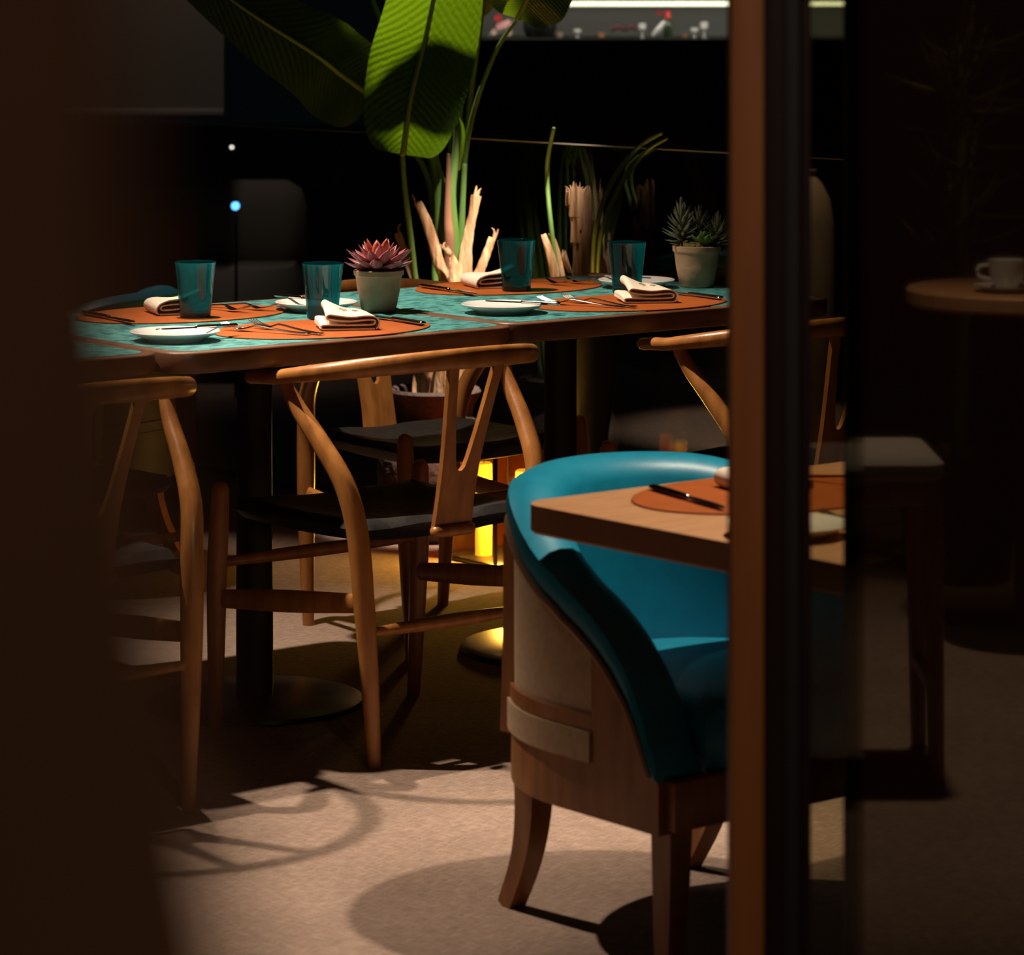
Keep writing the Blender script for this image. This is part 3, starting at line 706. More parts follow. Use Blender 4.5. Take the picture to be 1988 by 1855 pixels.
head((0.004, 0.018, 0.09), (0.008, 0.02, 0.146), 48, 1.0)
head((0.040, 0.0, 0.085), (0.046, 0.0, 0.132), 52, 1.0)
for k in range(9):
    az = 2*PI*k/9; put_leaf(GR, pb, V(0.012, -0.020, 0.090), az, math.radians(22+random.uniform(-6, 6)), s=0.95)
for k in range(6):
    az = 2*PI*(k+.5)/6; put_leaf(GR, pb, V(0.012, -0.020, 0.094), az, math.radians(58), s=0.72)

# ------------------------------------------------------------------ big leaf plant and its clay pot
def px(x, y, Y): return Vector(((x-994)/6430*Y, Y, 1.385-(y+20)/6430*Y))
PC = Vector((-0.195, 8.36, 0))
t = thing('clay_pot', 'rough brown clay jar standing on the floor behind the chairs', 'pot', PC)
b = bmesh.new(); lathe(b, [(0, 0.0), (0.095, 0.0), (0.115, 0.02), (0.140, 0.10), (0.147, 0.17), (0.138, 0.235), (0.112, 0.285), (0.096, 0.312), (0.098, 0.335), (0.112, 0.358), (0.117, 0.372), (0.112, 0.380), (0.100, 0.376), (0.086, 0.350), (0.083, 0.315), (0.0, 0.312)], 44); obj('jar_body', b, 'pot_brown', t)
b = bmesh.new(); lathe(b, [(0, 0.313), (0.080, 0.314), (0.06, 0.322), (0, 0.326)], 20); obj('soil', b, 'soil', t)

plant = thing('bird_of_paradise_plant', 'tall plant with broad banana-like green leaves in the brown jar', 'plant', PC+V(0, 0, 0.326))
def local(p): return Vector(p)-plant.location
def big_leaf(mid, width, side, m, fold=0.25, tipshape=1.0, basew=0.75, wave=0.006, root=plant, droop=0.0):
    """mid: list of world points base->tip; side: world vector across the blade"""
    C = [Vector(p) for p in catmull([tuple(p) for p in mid], 10)]; N = len(C)-1; NV = 16
    b = bmesh.new(); uvl = b.loops.layers.uv.new('UVMap'); G = []; UV = {}
    side = Vector(side).normalized()
    for i, c in enumerate(C):
        t = i/N; tg = (C[min(i+1, N)]-C[max(i-1, 0)]).normalized()
        s = (side-tg*side.dot(tg)).normalized(); n = s.cross(tg).normalized()
        w = width*min(1.0, (t/0.16+0.10)**0.55 if t < 0.16 else 1.0)*(1-max(0, (t-0.42)/0.58)**2.3)**0.75
        w = width*(math.sin(PI*min(1, max(0, (t+0.03)/1.03)**0.62))**0.62) if True else w
        w = max(w, 0.002)
        row = []
        for k in range(NV+1):
            v = -1+2*k/NV
            p = c+s*(v*w)+n*(abs(v)*w*fold)-n*(v*v*w*droop)+n*wave*math.sin(t*26+abs(v)*2.5)*abs(v)
            vt = b.verts.new(local(p) if root is plant else p-root.location); UV[vt] = (t*1.0+abs(v)*0.13, v); row.append(vt)
        G.append(row)
    for i in range(N):
        for k in range(NV):
            f = b.faces.new((G[i][k], G[i][k+1], G[i+1][k+1], G[i+1][k]))
            for l in f.loops: l[uvl].uv = UV[l.vert]
    me = bpy.data.meshes.new('leaf'); b.to_mesh(me); b.free(); me.materials.append(M[m]); me.polygons.foreach_set('use_smooth', [True]*len(me.polygons))
    o = bpy.data.objects.new('leaf', me); COL.objects.link(o); o.parent = root
    loc = (lambda p: local(p)) if root is plant else (lambda p: p-root.location)
    bb = bmesh.new(); sweep(bb, [(*loc(c), .0065*(1-0.8*i/N)+.001, .0065*(1-0.8*i/N)+.001) for i, c in enumerate(C)], seg=8, n=1, smooth=False, up=(0.3, 1, 0)); obj('midrib', bb, 'midrib', o)
    return o
def stalk(name, pts, r0, r1, m, root=plant):
    n = len(pts); P = []
    for i, p in enumerate(pts):
        r = r0+(r1-r0)*i/(n-1); q_ = Vector(p)-root.location; P.append((*q_, r, r))
    return obj(name, tube(P, seg=9, n=5, up=(0.2, 1, 0)), m, root)
Yp = 8.36
foot = PC+V(0.0, 0, 0.33)
# leaf in the centre: base at (780,300), rising to the upper right
big_leaf([px(781, 300, 8.22), px(797, 190, 8.24), px(826, 70, 8.28), px(858, -90, 8.32), px(885, -220, 8.38), px(905, -330, 8.44)], 0.134, (1, 0.35, 0), 'leaf', fold=0.20, wave=0.003)
stalk('leaf_stem', [foot+V(-0.03, -0.03, 0), px(812, 620, 8.30), px(799, 480, 8.26), px(786, 370, 8.23), px(781, 300, 8.22)], 0.010, 0.006, 'stem')
# broad dark leaf to the left
big_leaf([px(722, 190, 8.40), px(700, 173, 8.38), px(660, 144, 8.36), px(610, 105, 8.30), px(500, 35, 8.24), px(380, -50, 8.2), px(260, -130, 8.2)], 0.122, (0.55, 0.35, 0.8), 'leaf_dark', fold=-0.15, wave=0.004)
stalk('leaf_stem', [foot+V(0.0, 0.02, 0), px(845, 560, 8.40), px(842, 430, 8.43), px(820, 320, 8.44), px(722, 190, 8.40)], 0.011, 0.007, 'stem')
# unseen leaf added above the frame, shaped to shade the centre leaf
big_leaf([px(880, -40, 8.46), px(790, -68, 8.46), px(700, -96, 8.45), px(600, -124, 8.44), px(470, -165, 8.44)], 0.104, (0.15, 0.25, 1), 'leaf_dark', fold=0.1, wave=0.002)
stalk('leaf_stem', [foot+V(0.01, 0.05, 0), px(872, 470, 8.47), px(876, 250, 8.48), px(884, 60, 8.48), px(880, -40, 8.46)], 0.010, 0.006, 'stem')
# leaf at the top right
big_leaf([px(1004, 36, 8.30), px(1035, -25, 8.28), px(1085, -130, 8.26), px(1150, -260, 8.28)], 0.105, (1, 0.1, 0.35), 'leaf_dark', fold=0.15)
stalk('leaf_stem', [foot+V(0.03, 0.0, 0), px(884, 560, 8.36), px(893, 400, 8.36), px(914, 240, 8.34), px(958, 110, 8.32), px(1004, 36, 8.30)], 0.010, 0.0045, 'stem')
# pale back-turned leaf, upper middle
big_leaf([px(893, 20, 8.50), px(912, -8, 8.50), px(945, -70, 8.52), px(985, -170, 8.55)], 0.070, (0.8, 0.3, 0.7), 'leaf_pale', fold=0.2)
stalk('leaf_stem', [foot+V(0.02, 0.03, 0), px(880, 470, 8.44), px(890, 240, 8.46), px(905, 130, 8.48), px(930, 30, 8.50), px(950, -40, 8.52)], 0.011, 0.008, 'stem')
stalk('leaf_stem', [foot+V(0.02, 0.05, 0), px(890, 470, 8.46), px(905, 260, 8.48), px(928, 80, 8.50), px(945, -40, 8.52)], 0.010, 0.006, 'stem')
stalk('leaf_stem', [foot+V(-0.02, 0.04, 0), px(850, 480, 8.46), px(835, 300, 8.5), px(790, 150, 8.52), px(741, 45, 8.54), px(712, -30, 8.56)], 0.010, 0.007, 'stem')
# small unfolding leaf and thick sheaths of the crown
big_leaf([px(888, 330, 8.34), px(892, 290, 8.33), px(893, 250, 8.33), px(888, 225, 8.33)], 0.022, (0.3, 1, 0), 'leaf', fold=0.4, wave=0)
def sheath(pts, w, m, name='leaf_sheath', root=plant, thick=0.5):
    P = [(*(Vector(p)-root.location), a*w, a*w*thick) for p, a in pts]
    return obj(name, tube(P, seg=10, n=5, up=(0, 1, 0)), m, root)
sheath([(foot+V(0.01, -0.02, -.01), 1.0), (px(868, 560, 8.33), 1.0), (px(862, 470, 8.32), 1.05), (px(858, 390, 8.32), 0.9), (px(846, 320, 8.33), 0.55), (px(840, 270, 8.33), 0.3)], 0.022, 'stem')
sheath([(foot+V(0.02, -0.03, -.01), 1.0), (px(878, 560, 8.30), 1.0), (px(876, 460, 8.29), 1.1), (px(874, 380, 8.29), 0.8), (px(884, 300, 8.31), 0.5), (px(886, 240, 8.33), 0.3)], 0.018, 'stem')
sheath([(foot+V(0.02, -0.02, -.01), 1.0), (px(872, 500, 8.28), 1.0), (px(870, 420, 8.28), 0.8), (px(871, 300, 8.30), 0.35)], 0.012, 'stem_red')
sheath([(foot+V(0.04, -0.01, -.01), 1.0), (px(893, 500, 8.33), 1.0), (px(898, 400, 8.33), 0.8), (px(902, 320, 8.34), 0.7)], 0.009, 'stem')
# dried stubs
def stub(pts, w, frayed=3, root=plant, seed=0):
    rnd = random.Random(seed); P = [(*(Vector(p)-root.location), a*w, a*w*0.35) for p, a in pts]
    b = tube(P, seg=9, n=6, up=(0, 1, 0), round1=False)
    top = Vector(pts[-1][0])-root.location; d = (Vector(pts[-1][0])-Vector(pts[-2][0])).normalized()
    for k in range(frayed):
        o = V(rnd.uniform(-1, 1)*w*0.6, 0, 0); e = d*rnd.uniform(.01, .028)+V(rnd.uniform(-.012, .012), 0, 0)
        sweep(b, [(*(top+o-d*0.02), .0035, .0018), (*(top+o+e*0.5), .0025, .0015), (*(top+o+e+V(rnd.uniform(-.008, .008), 0, 0)), .0008, .0006)], seg=5, n=2, up=(0, 1, 0))
    for v in b.verts:
        v.co += V(rnd.uniform(-1, 1), rnd.uniform(-1, 1), 0)*0.0011
    return obj('dried_stub', b, 'stem_dry', root)
stub([(foot+V(0.03, -0.05, -.01), 1.2), (px(893, 600, 8.27), 1.5), (px(901, 535, 8.26), 1.35), (px(906, 480, 8.26), 0.95), (px(915, 430, 8.26), 0.75), (px(925, 380, 8.26), 0.85)], 0.0155, 4, seed=1)
stub([(foot+V(0.05, -0.03, -.01), 1.0), (px(912, 600, 8.30), 1.2), (px(927, 540, 8.30), 1.1), (px(942, 500, 8.30), 0.9), (px(956, 462, 8.30), 0.8)], 0.012, 2, seed=2)
stub([(foot+V(-0.01, -0.05, -.01), 1.0), (px(872, 590, 8.28), 1.1), (px(852, 510, 8.28), 1.1), (px(832, 440, 8.28), 0.95), (px(811, 392, 8.28), 0.75)], 0.0135, 1, seed=3)
stub([(foot+V(0.0, -0.06, -.01), 1.0), (px(880, 590, 8.25), 1.3), (px(884, 530, 8.25), 1.3), (px(878, 500, 8.25), 0.5), (px(866, 482, 8.25), 0.35)], 0.0135, 3, seed=4)
stub([(foot+V(-0.05, -0.04, -.01), 1.0), (px(820, 600, 8.33), 1.1), (px(796, 520, 8.33), 1.1), (px(772, 452, 8.33), 0.8)], 0.011, 1, seed=5)
stub([(foot+V(-0.02, -0.02, -.01), 1.0), (px(836, 720, 8.3), 1.2), (px(838, 640, 8.3), 1.0)], 0.018, 1, seed=6)

# second plant: cut trunk with dried sheaths, behind the right table
PC2 = Vector((0.180, 8.10, 0))
t = thing('clay_pot', 'tall dark planter under the cut dried trunk behind the right table', 'pot', PC2)
b = bmesh.new(); lathe(b, [(0, 0), (0.048, 0), (0.051, 0.02), (0.056, 0.30), (0.088, 0.50), (0.094, 0.56), (0.086, 0.56), (0.082, 0.53), (0, 0.53)], 36); obj('planter_body', b, 'metal_black', t)
p2 = thing('cut_trunk_plant', 'cut dried trunk with papery sheaths and thin green stems', 'plant', PC2+V(0, 0, 0.532))
f2 = PC2+V(0, 0, 0.53)
P = []
for p, a in [(f2, 0.034), (px(1139, 540, 8.1), 0.036), (px(1136, 490, 8.1), 0.030), (px(1128, 440, 8.1), 0.025), (px(1122, 400, 8.1), 0.023), (px(1118, 370, 8.1), 0.023)]:
    P.append((*(p-p2.location), a, a*0.8))
trunk = obj('trunk', tube(P, seg=14, n=5, up=(0, 1, 0), round1=False), 'trunk_dry', p2)
def flap(zpx, xpx, wd, ht, az, out=0.006, seed=0, rad=0.034, top=0.7):
    """dried sheath scale wrapped on the trunk"""
    rnd = random.Random(seed); b = bmesh.new(); NU, NV = 7, 6; c = px(xpx, zpx, 8.1)-p2.location; G = []; H = []
    for j in range(NV+1):
        v = j/NV; row = []; ro = []
        for i in range(NU+1):
            u = -1+2*i/NU; a = az+u*wd*(1-0.35*(1-v)*0-0.55*v*0.5); r = rad*(1-v*(1-top))+out*(0.3+0.7*v)+0.003*math.sin(5*u+seed)
            jag = 0.012*math.sin(9*u+seed*2)*v
            p = c+V(r*math.sin(a), -0.85*r*math.cos(a), ht*v+jag); row.append(b.verts.new(p)); ro.append(b.verts.new(p+V(-0.0018*math.sin(a), 0.0018*math.cos(a), 0)))
        G.append(row); H.append(ro)
    for j in range(NV):
        for i in range(NU):
            b.faces.new((G[j][i], G[j][i+1], G[j+1][i+1], G[j+1][i])); b.faces.new((H[j][i], H[j+1][i], H[j+1][i+1], H[j][i+1]))
    for j in range(NV):
        b.faces.new((G[j][0], G[j+1][0], H[j+1][0], H[j][0])); b.faces.new((G[j][NU], H[j][NU], H[j+1][NU], G[j+1][NU]))
    for i in range(NU):
        b.faces.new((G[0][i], H[0][i], H[0][i+1], G[0][i+1])); b.faces.new((G[NV][i], G[NV][i+1], H[NV][i+1], H[NV][i]))
    obj('dried_sheath', b, 'trunk_dry', p2)
flap(545, 1140, 0.75, 0.085, -0.5, 0.006, 1, 0.035, 0.85); flap(545, 1141, 0.7, 0.110, 0.75, 0.008, 2, 0.036, 0.75)
flap(495, 1136, 0.8, 0.085, 0.15, 0.005, 3, 0.031, 0.8); flap(470, 1131, 0.7, 0.085, -0.9, 0.004, 4, 0.028, 0.8)
flap(445, 1128, 0.8, 0.095, 0.55, 0.004, 5, 0.026, 0.9); flap(420, 1124, 0.7, 0.075, -0.4, 0.003, 6, 0.024, 0.95); flap(530, 1136, 0.3, 0.045, -1.35, 0.016, 7, 0.034, 1.2)
b = bmesh.new(); rnd = random.Random(3)
for k in range(9):
    c = px(1100+5*k, 372-rnd.uniform(0, 5), 8.1+rnd.uniform(-.02, .02))-p2.location
    sweep(b, [(*(c-V(0, 0, .035)), .003, .0015), (*c, .002, .0012), (*(c+V(rnd.uniform(-.01, .016), 0, rnd.uniform(.0, .01))), .0007, .0005)], seg=5, n=2, up=(0, 1, 0))
obj('frayed_fibres', b, 'trunk_dry', p2)
stub([(f2+V(-.05, 0, 0), 1.0), (px(1075, 520, 8.1), 1.1), (px(1055, 455, 8.1), 0.6)], 0.0105, 0, p2, 11)
stub([(f2+V(-.04, 0.01, 0), 1.0), (px(1086, 520, 8.12), 1.1), (px(1069, 452, 8.12), 0.6)], 0.0100, 0, p2, 12)
stub([(f2+V(.04, 0.0, 0), 1.0), (px(1168, 530, 8.08), 1.2), (px(1154, 488, 8.08), 0.9)], 0.0125, 2, p2, 13)
stalk('leaf_stem', [f2+V(0.02, 0.03, 0), px(1155, 460, 7.95), px(1185, 360, 7.95), px(1235, 290, 7.95), px(1285, 258, 7.86)], 0.007, 0.005, 'stem', p2)
stalk('leaf_stem', [f2+V(0.03, 0.03, 0), px(1165, 470, 7.93), px(1200, 370, 7.93), px(1248, 300, 7.93), px(1296, 268, 7.86)], 0.006, 0.004, 'stem', p2)
stalk('leaf_stem', [f2+V(-0.03, 0.02, 0), px(1082, 520, 8.12), px(1070, 440, 8.12), px(1062, 330, 8.14), px(1075, 250, 7.95)], 0.007, 0.005, 'stem', p2)

# ------------------------------------------------------------------ lantern with glowing candles
LC = Vector((-0.025, 8.05, 0))
lan = thing('lantern', 'black framed amber glass lantern glowing on the floor', 'lantern', LC, TH)
LW, LH = 0.20, 0.285
for sx in (-1, 1):
    for sy in (-1, 1):
        b = bmesh.new(); box(b, (sx*LW/2, sy*LW/2, LH/2), (0.008, 0.008, LH), bevel=0.001); obj('frame_post', b, 'metal_black', lan)
b = bmesh.new(); box(b, (0, 0, 0.006), (LW+0.008, LW+0.008, 0.010), bevel=0.002); obj('lantern_floor', b, 'metal_gloss', lan)
for s, ax in ((-1, 0), (1, 0), (-1, 1), (1, 1)):
    b = bmesh.new(); c = (s*LW/2, 0, LH-0.004) if ax == 0 else (0, s*LW/2, LH-0.004); d = (0.008, LW, 0.008) if ax == 0 else (LW, 0.008, 0.008)
    box(b, c, d, bevel=0.001); obj('top_bar', b, 'metal_black', lan)
    b = bmesh.new(); c = (s*(LW/2-0.001), 0, LH/2) if ax == 0 else (0, s*(LW/2-0.001), LH/2); d = (0.003, LW-0.008, LH-0.016) if ax == 0 else (LW-0.008, 0.003, LH-0.016)
    box(b, c, d)
    near = (ax == 0 and s < 0) or (ax == 1 and s < 0)
    obj('pane', b, 'clear' if near else 'amber', lan)
def candle(label, loc, r, h):
    t = thing('pillar_candle', label, 'candle', loc, 0, 'glowing candles in the lantern')
    b = bmesh.new(); lathe(b, [(0, 0), (r, 0), (r, h-0.003), (r-0.003, h), (r-0.006, h-0.004), (0, h-0.008)], 24); obj('wax_body', b, 'candle', t)
    obj('wick', tube([(0, 0, h-0.008, .0012, .0012), (0.001, 0, h, .001, .001), (0.002, 0, h+0.006, .0008, .0008)], seg=6), 'rubber', t)
    return t
candle('tall yellow candle glowing at the left in the lantern', LC+V(-0.044, 0.0, 0.011), 0.0205, 0.225)
candle('shorter glowing candle at the right in the lantern', LC+V(0.060, 0.01, 0.011), 0.026, 0.205)
pl = bpy.data.lights.new('candle_glow', 'POINT'); pl.energy = 13; pl.color = (1, 0.50, 0.07); pl.shadow_soft_size = 0.03
po = bpy.data.objects.new('candle_glow', pl); COL.objects.link(po); po.location = LC+V(-0.01, -0.045, 0.13)

# ------------------------------------------------------------------ glass balustrade along the end of the room
B0 = Vector((0.95, 7.29, 0)); # runs along DX
bal = thing('glass_balustrade', 'frameless glass balustrade standing behind the plants', 'balustrade', B0, TH+PI/2)
xs = [0.0, 0.95, 1.90, 2.275, 3.2]
for x0, x1 in zip(xs, xs[1:]):
    b = bmesh.new(); box(b, ((x0+x1)/2, 0, 0.505), (x1-x0-0.012, 0.010, 0.985)); p = obj('pane', b, 'clear', bal, smooth=False)
    b = bmesh.new(); box(b, ((x0+x1)/2, 0, 0.9985), (x1-x0-0.012, 0.010, 0.0025)); obj('top_edge', b, 'glass_edge', p, smooth=False)
b = bmesh.new(); box(b, (1.6, 0, 0.008), (3.2, 0.03, 0.016), bevel=0.002); obj('floor_channel', b, 'metal_black', bal)

# ------------------------------------------------------------------ far background
# display counter
t = thing('bar_counter', 'long black counter far behind with a lit display case', 'counter', (0.9, 14.2, 0))
b = bmesh.new(); box(b, (0, 0, 0.59), (2.6, 0.7, 1.18), bevel=0.01); obj('counter_body', b, 'counter_black', t)
b = bmesh.new(); box(b, (0, 0.30, 1.265), (2.6, 0.03, 0.165)); obj('display_back', b, 'display_grey', t)
b = bmesh.new(); box(b, (0, 0.10, 1.352), (2.6, 0.44, 0.010), bevel=0.002); obj('display_top', b, 'counter_black', t)
b = bmesh.new(); box(b, (0, -0.12, 1.325), (2.6, 0.02, 0.022), bevel=0.004); obj('display_light', b, emit('display_lamp', (0.85, 0.92, 0.68), 0.15), t)
l = bpy.data.lights.new('display_glow', 'AREA'); l.shape = 'RECTANGLE'; l.size = 2.4; l.size_y = 0.06; l.energy = 2.6; l.color = (1.0, 0.95, 0.82)
lo = bpy.data.objects.new('display_glow', l); COL.objects.link(lo); lo.location = (0.9, 13.99, 1.335); lo.rotation_euler = (math.radians(62), 0, 0)
CZ = 1.181
def far(x, y=14.0): return (x-994)/6430*y
# things in the display
def small(name, label, cat, x, prof, m, y=14.14, group='things in the display case'):
    b = bmesh.new(); lathe(b, prof, 16); o = obj(name, b, m); o.location = (far(x, y), y, CZ); return tag(o, label, cat, group)
small('small_bowl', 'tiny orange bowl left in the far display', 'bowl', 1168, [(0, 0), (0.010, 0), (0.019, 0.020), (0.016, 0.020), (0, 0.006)], 'orange_cup')
small('small_bowl', 'tiny orange bowl right of the red-capped bottle', 'bowl', 1329, [(0, 0), (0.008, 0), (0.015, 0.014), (0.012, 0.014), (0, 0.005)], 'orange_cup')
small('small_bowl', 'tiny yellowish bowl beside the leaf in the far display', 'bowl', 1085, [(0, 0), (0.012, 0), (0.022, 0.022), (0.018, 0.022), (0, 0.006)], 'cream')
for x, s, lb in ((1247, 0.05, 'first sparkling glass on the far display'), (1367, 0.055, 'second sparkling glass right on the far display'), (1121, 0.03, 'low glass dish left on the far display'), (1348, 0.035, 'small glass between bottle and right glass')):
    small('drinking_glass', lb, 'glass', x, [(0, 0), (0.012, 0), (0.003, 0.004), (0.003, s*0.5), (0.016, s*0.7), (0.017, s*1.2), (0.015, s*1.2), (0.002, s*0.55), (0, s*0.55)], 'white_cer')
t = thing('bottle', 'dark bottle with a red cap lying tilted in the far display', 'bottle', (far(1297, 14.14), 14.14, CZ), 0)
b = bmesh.new(); lathe(b, [(0, 0), (0.020, 0), (0.021, 0.05), (0.016, 0.07), (0.008, 0.08), (0.008, 0.088), (0, 0.088)], 16); obj('bottle_body', b, 'bottle', t)
b = bmesh.new(); lathe(b, [(0, 0.080), (0.0125, 0.080), (0.0125, 0.112), (0.010, 0.116), (0, 0.116)], 16); obj('cap', b, 'red', t)
obj('ribbon', tube([(-0.004, 0, 0.11, .004, .004), (-0.035, 0, 0.10, .005, .004), (-0.05, 0, 0.125, .005, .004), (-0.045, 0, 0.145, .004, .003)], seg=8), 'red', t)
t = thing('squid_fillet', 'pale fillet leaning on the bottle in the display', 'seafood', (far(1283, 14.09), 14.09, CZ), 0)
obj('fillet_body', tube([(-0.03, 0, 0.010, .010, .010), (-0.01, 0, 0.035, .014, .014), (0.012, 0, 0.065, .008, .008)], seg=10, up=(0, 1, 0)), 'white_cer', t)
for x, lb in ((1200, 'dark red garnish left of centre in the display'), (1226, 'dark red garnish piece next to the pale fillet')):
    o = obj('garnish', tube([(-0.025, 0, 0.03, .008, .008), (0, 0.005, 0.05, .014, .012), (0.02, 0, 0.035, .010, .009)], seg=8), 'dark_red'); o.location = (far(x, 14.14), 14.14, CZ); tag(o, lb, 'garnish')
t = thing('flower_bunch', 'pink and red blossoms seen between the leaf stems', 'flowers', (far(975, 14.14), 14.14, CZ), 0)
for dx, dz, r, m in ((0.008, 0.052, 0.018, 'pink'), (-0.012, 0.045, 0.016, 'pink'), (0.025, 0.062, 0.015, 'pink'), (-0.018, 0.082, 0.016, 'red'), (-0.035, 0.02, 0.015, 'cream'), (0.03, 0.018, 0.014, 'cream')):
    b = bmesh.new()
    for k in range(6):
        a = 2*PI*k/6; sweep(b, [(dx, 0, dz, .003, .003), (dx+r*0.6*math.cos(a), -0.006, dz+r*0.6*math.sin(a), r*0.42, .004), (dx+r*math.cos(a), -0.002, dz+r*math.sin(a), r*0.15, .002)], seg=7, n=3, up=(0, 1, 0))
    obj('blossom', b, m, t)
obj('twig', tube([(-0.06, 0, 0.005, .004, .004), (0.0, 0, 0.025, .004, .004), (0.045, 0, 0.06, .002, .002)], seg=7), 'bottle', t)
t = thing('storage_jar', 'black rounded jar under the hanging leaf on the far counter', 'jar', (far(1048, 14.14), 14.14, CZ), 0)
b = bmesh.new(); lathe(b, [(0, 0), (0.055, 0), (0.070, 0.03), (0.072, 0.075), (0.060, 0.095), (0, 0.10)], 24); obj('jar_body', b, 'counter_black', t)
b = bmesh.new(); lathe(b, [(0, 0.0995), (0.05, 0.0995), (0.05, 0.107), (0.01, 0.110), (0.01, 0.12), (0, 0.122)], 24); obj('lid', b, 'counter_black', t)

# dim left background
t = thing('roller_blind', 'dim grey blind hanging far behind on the left', 'blind', (-1.42, 11.5, 0))
b = bmesh.new(); box(b, (0, 0, 1.78), (0.84, 0.006, 1.62)); obj('blind_cloth', b, 'grey_dim', t)
b = bmesh.new(); box(b, (0, 0, 0.960), (0.84, 0.022, 0.024), bevel=0.004); obj('bottom_bar', b, 'grey', t)
l = bpy.data.lights.new('blind_lamp', 'SPOT'); l.energy = 7; l.spot_size = 1.2; l.spot_blend = 0.9; l.color = (1, 0.82, 0.66); l.shadow_soft_size = 0.1
lo = bpy.data.objects.new('blind_lamp', l); COL.objects.link(lo); lo.location = (-1.65, 10.4, 2.7); lo.rotation_euler = (Vector((-1.55, 11.6, 1.0))-lo.location).to_track_quat('-Z', 'Y').to_euler()
t = thing('partition_panel', 'dark brown wooden panel behind the far left chair', 'panel', (-1.32, 8.9, 0))
b = bmesh.new(); box(b, (0, 0, 0.40), (0.94, 0.03, 0.78), bevel=0.004); obj('panel_board', b, 'brown_panel', t)
for s in (-1, 1):
    b = bmesh.new(); box(b, (s*0.35, 0, 0.006), (0.06, 0.22, 0.012), bevel=0.003); obj('foot', b, 'metal_black', t)
t = thing('lounge_sofa', 'dim grey rounded sofa far behind the left table', 'sofa', (-1.30, 11.9, 0))
b = bmesh.new(); slab(b, 1.1, 0.6, 0.2, [(0.03, 0.05), (0.0, 0.08), (0.0, 0.34), (0.03, 0.40)]); obj('sofa_seat', b, 'grey', t)
b = bmesh.new(); slab(b, 1.1, 0.20, 0.095, [(0.02, 0.401), (0.0, 0.44), (0.0, 0.60), (0.02, 0.66), (0.07, 0.69)], c=(0, 0.2)); obj('sofa_back', b, 'grey', t)
for sx in (-1, 1):
    for sy in (-1, 1):
        b = bmesh.new(); lathe(b, [(0, 0), (0.015, 0), (0.02, 0.05), (0, 0.05)], 12, c=(sx*0.42, sy*0.18, 0)); obj('leg', b, 'metal_black', t)
# distant lamps beyond the glass
def lamp(label, x, y, Y, r, colr, s):
    t = thing('distant_lamp', label, 'lamp', px(x, y, Y), 0, 'small lights in the night')
    b = bmesh.new(); bmesh.ops.create_icosphere(b, subdivisions=2, radius=r); obj('bulb', b, emit('lamp_glow', colr, s), t)
    b = bmesh.new(); lathe(b, [(0, r*0.95), (r*0.5, r*0.95), (r*0.5, r*1.5), (0, r*1.6)], 10); obj('socket', b, 'metal_black', t)
    z = t.location.z
    obj('pole', tube([(0, r*2, r*1.3, .004, .004), (0, r*2, -z*0.5, .005, .005), (0, r*2, -z, .006, .006)], seg=6, n=2, up=(0, 1, 0)), 'metal_black', t)
lamp('blue glowing lamp far behind the middle table', 457, 400, 11.2, 0.015, (0.10, 0.42, 1.0), 3.0)
lamp('tiny white light above the blue lamp', 450, 286, 18, 0.007, (1, 0.9, 0.8), 4.0)
lamp('tiny warm light, left of the two on the right-hand black glass', 1268, 196, 18, 0.009, (1, 0.7, 0.6), 4.0)
lamp('tiny warm light, right of the two on the right-hand black glass', 1279, 196, 18, 0.008, (1, 0.75, 0.65), 3.0)
lamp('upper pinkish light in the narrow glass by the door post', 1645, 184, 18, 0.008, (0.8, 0.6, 0.65), 1.5)
lamp('dim pinkish light beside the door post in the narrow glass', 1588, 229, 18, 0.010, (0.8, 0.55, 0.5), 1.2)
lamp('pinkish light next to the dark panel in the narrow glass', 1650, 230, 18, 0.010, (0.9, 0.75, 0.8), 2.0)
lamp('lowest white light in the narrow glass by the door post', 1603, 287, 18, 0.010, (0.95, 0.8, 0.9), 2.5)
# pale vase and small box seen through the door glass
t = thing('floor_vase', 'tall pale rounded vase half hidden by the door post', 'vase', (0.905, 10.2, 0))
b = bmesh.new(); lathe(b, [(0, 0), (0.07, 0), (0.085, 0.05), (0.090, 0.40), (0.088, 0.66), (0.075, 0.74), (0.05, 0.79), (0.03, 0.81), (0, 0.81)], 32); obj('vase_body', b, 'cream', t)
b = bmesh.new(); lathe(b, [(0, 0.8095), (0.03, 0.8095), (0.034, 0.83), (0.028, 0.83), (0.022, 0.815), (0, 0.815)], 24); obj('vase_neck', b, 'cream', t)
spot('fill_vase', (0.80, 9.7, 2.6), (0.905, 10.2, 0.7), 60, 30, 0.6)  # unseen spot, set up to brighten the vase

# ------------------------------------------------------------------ waiting corner beside the camera (seen mirrored in the dark panel)
t = thing('bar_stool', 'wooden stool with grey cushion mirrored in the dark door panel', 'stool', (0.56, 0.90, 0))
b = bmesh.new(); slab(b, 0.40, 0.30, 0.04, [(0.01, 0.522), (0.0, 0.530), (0.0, 0.552), (0.012, 0.563), (0.05, 0.567)]); obj('cushion', b, 'grey', t)
b = bmesh.new(); box(b, (0, 0, 0.500), (0.38, 0.28, 0.040), bevel=0.004); obj('seat_frame', b, 'wood_tub', t)
for sx in (-1, 1):
    for sy in (-1, 1):
        obj('leg', tube([(sx*0.185, sy*0.13, 0, .014, .014), (sx*0.178, sy*0.125, 0.48, .019, .019)], seg=8, up=(0, 1, 0), round0=False, round1=False), 'wood_tub', t)
    b = bmesh.new(); box(b, (sx*0.18, 0, 0.16), (0.018, 0.24, 0.025), bevel=0.003); obj('foot_rail', b, 'wood_tub', t)
t = thing('round_table', 'round tan side table mirrored in the dark door panel', 'table', (1.10, -0.22, 0))
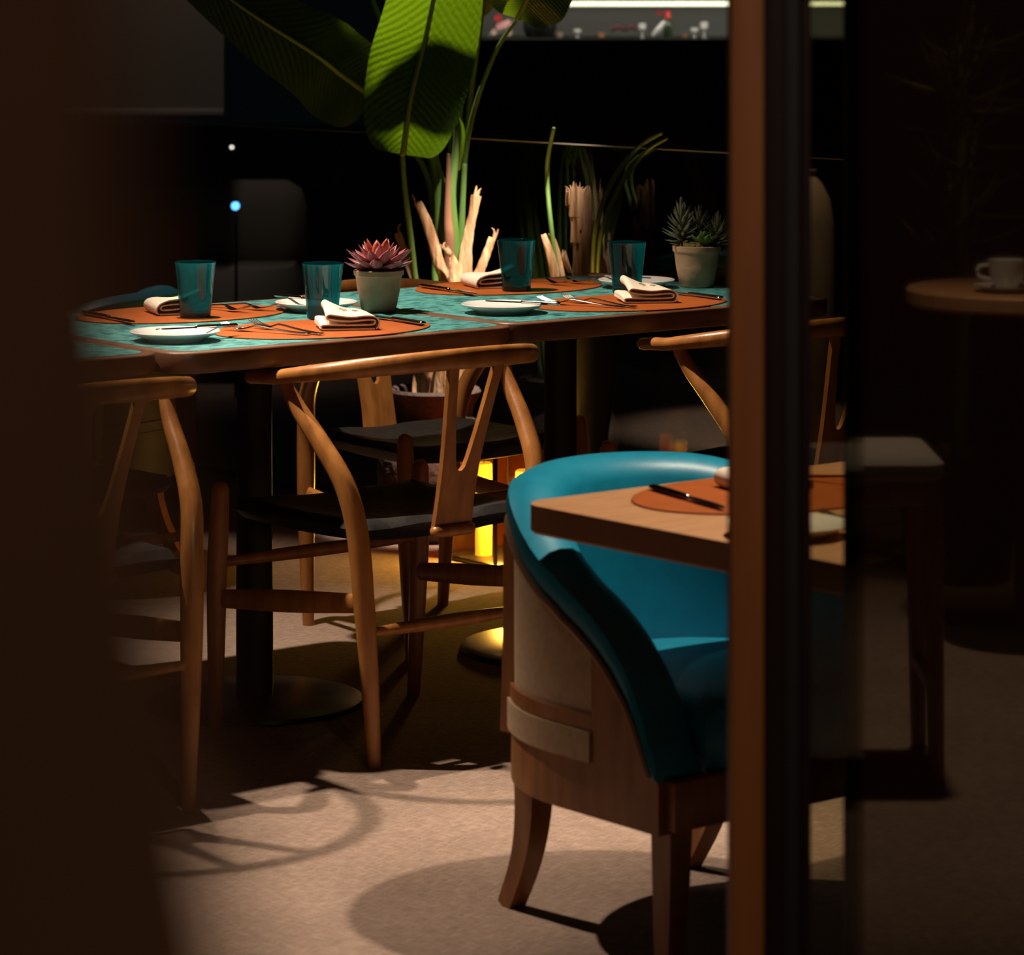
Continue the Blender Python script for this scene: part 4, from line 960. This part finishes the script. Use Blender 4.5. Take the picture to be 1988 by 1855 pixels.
b = bmesh.new(); lathe(b, [(0, 0.712), (0.25, 0.712), (0.26, 0.72), (0.26, 0.745), (0.255, 0.75), (0, 0.75)], 48); obj('table_top', b, 'tan_top', t)
b = bmesh.new(); lathe(b, [(0, 0.02), (0.03, 0.02), (0.028, 0.7115), (0, 0.7115)], 20); obj('column', b, 'metal_black', t)
b = bmesh.new(); lathe(b, [(0, 0), (0.18, 0), (0.18, 0.012), (0.04, 0.02), (0, 0.02)], 36); obj('disc_base', b, 'metal_black', t)
t = thing('saucer', 'white saucer under the cup mirrored in the panel', 'saucer', (1.04, -0.12, 0.7505))
b = bmesh.new(); lathe(b, [(0, 0.003), (0.035, 0.0), (0.04, 0.002), (0.070, 0.012), (0.071, 0.014), (0.04, 0.006), (0, 0.005)], 32); obj('saucer_dish', b, 'white_cer', t)
t = thing('coffee_cup', 'white cup with handle on the mirrored side table', 'cup', (1.04, -0.12, 0.7560))
b = bmesh.new(); lathe(b, [(0, 0.0), (0.022, 0.0), (0.024, 0.004), (0.036, 0.03), (0.041, 0.062), (0.039, 0.062), (0.033, 0.030), (0.02, 0.008), (0, 0.007)], 32); obj('cup_bowl', b, 'white_cer', t)
obj('handle', tube([(-0.036, 0, 0.05, .0035, .004), (-0.058, 0, 0.047, .0035, .004), (-0.060, 0, 0.028, .0035, .004), (-0.034, 0, 0.020, .0035, .004)], seg=8), 'white_cer', t)
t = thing('palm_plant', 'leafy yellow-lit palm mirrored faintly in the dark panel', 'plant', (1.05, -0.95, 0))
b = bmesh.new(); lathe(b, [(0, 0), (0.12, 0), (0.15, 0.30), (0.14, 0.30), (0.12, 0.27), (0, 0.27)], 28); obj('pot', b, 'metal_black', t)
obj('trunk', tube([(0, 0, 0.26, .02, .02), (0.01, 0, 0.7, .016, .016), (0.0, 0, 1.25, .01, .01)], seg=8, up=(0, 1, 0)), 'stem', t)
BL = petal(0.16, 0.007, 0.2, 'leaf_pale'); rnd = random.Random(5)
for k in range(70):
    z = rnd.uniform(0.85, 1.40); az = rnd.uniform(0, 2*PI)
    put_leaf(BL, t, V(0.03*math.cos(k), 0.03*math.sin(k), z-0.15), az, rnd.uniform(-0.3, 1.2), rnd.uniform(-.6, .6), s=rnd.uniform(.7, 1.3))
spot('downlight_palm', (1.35, -0.3, 2.3), (1.05, -0.95, 1.0), 16, 45, 0.7, 0.04, (1.0, 0.62, 0.22))
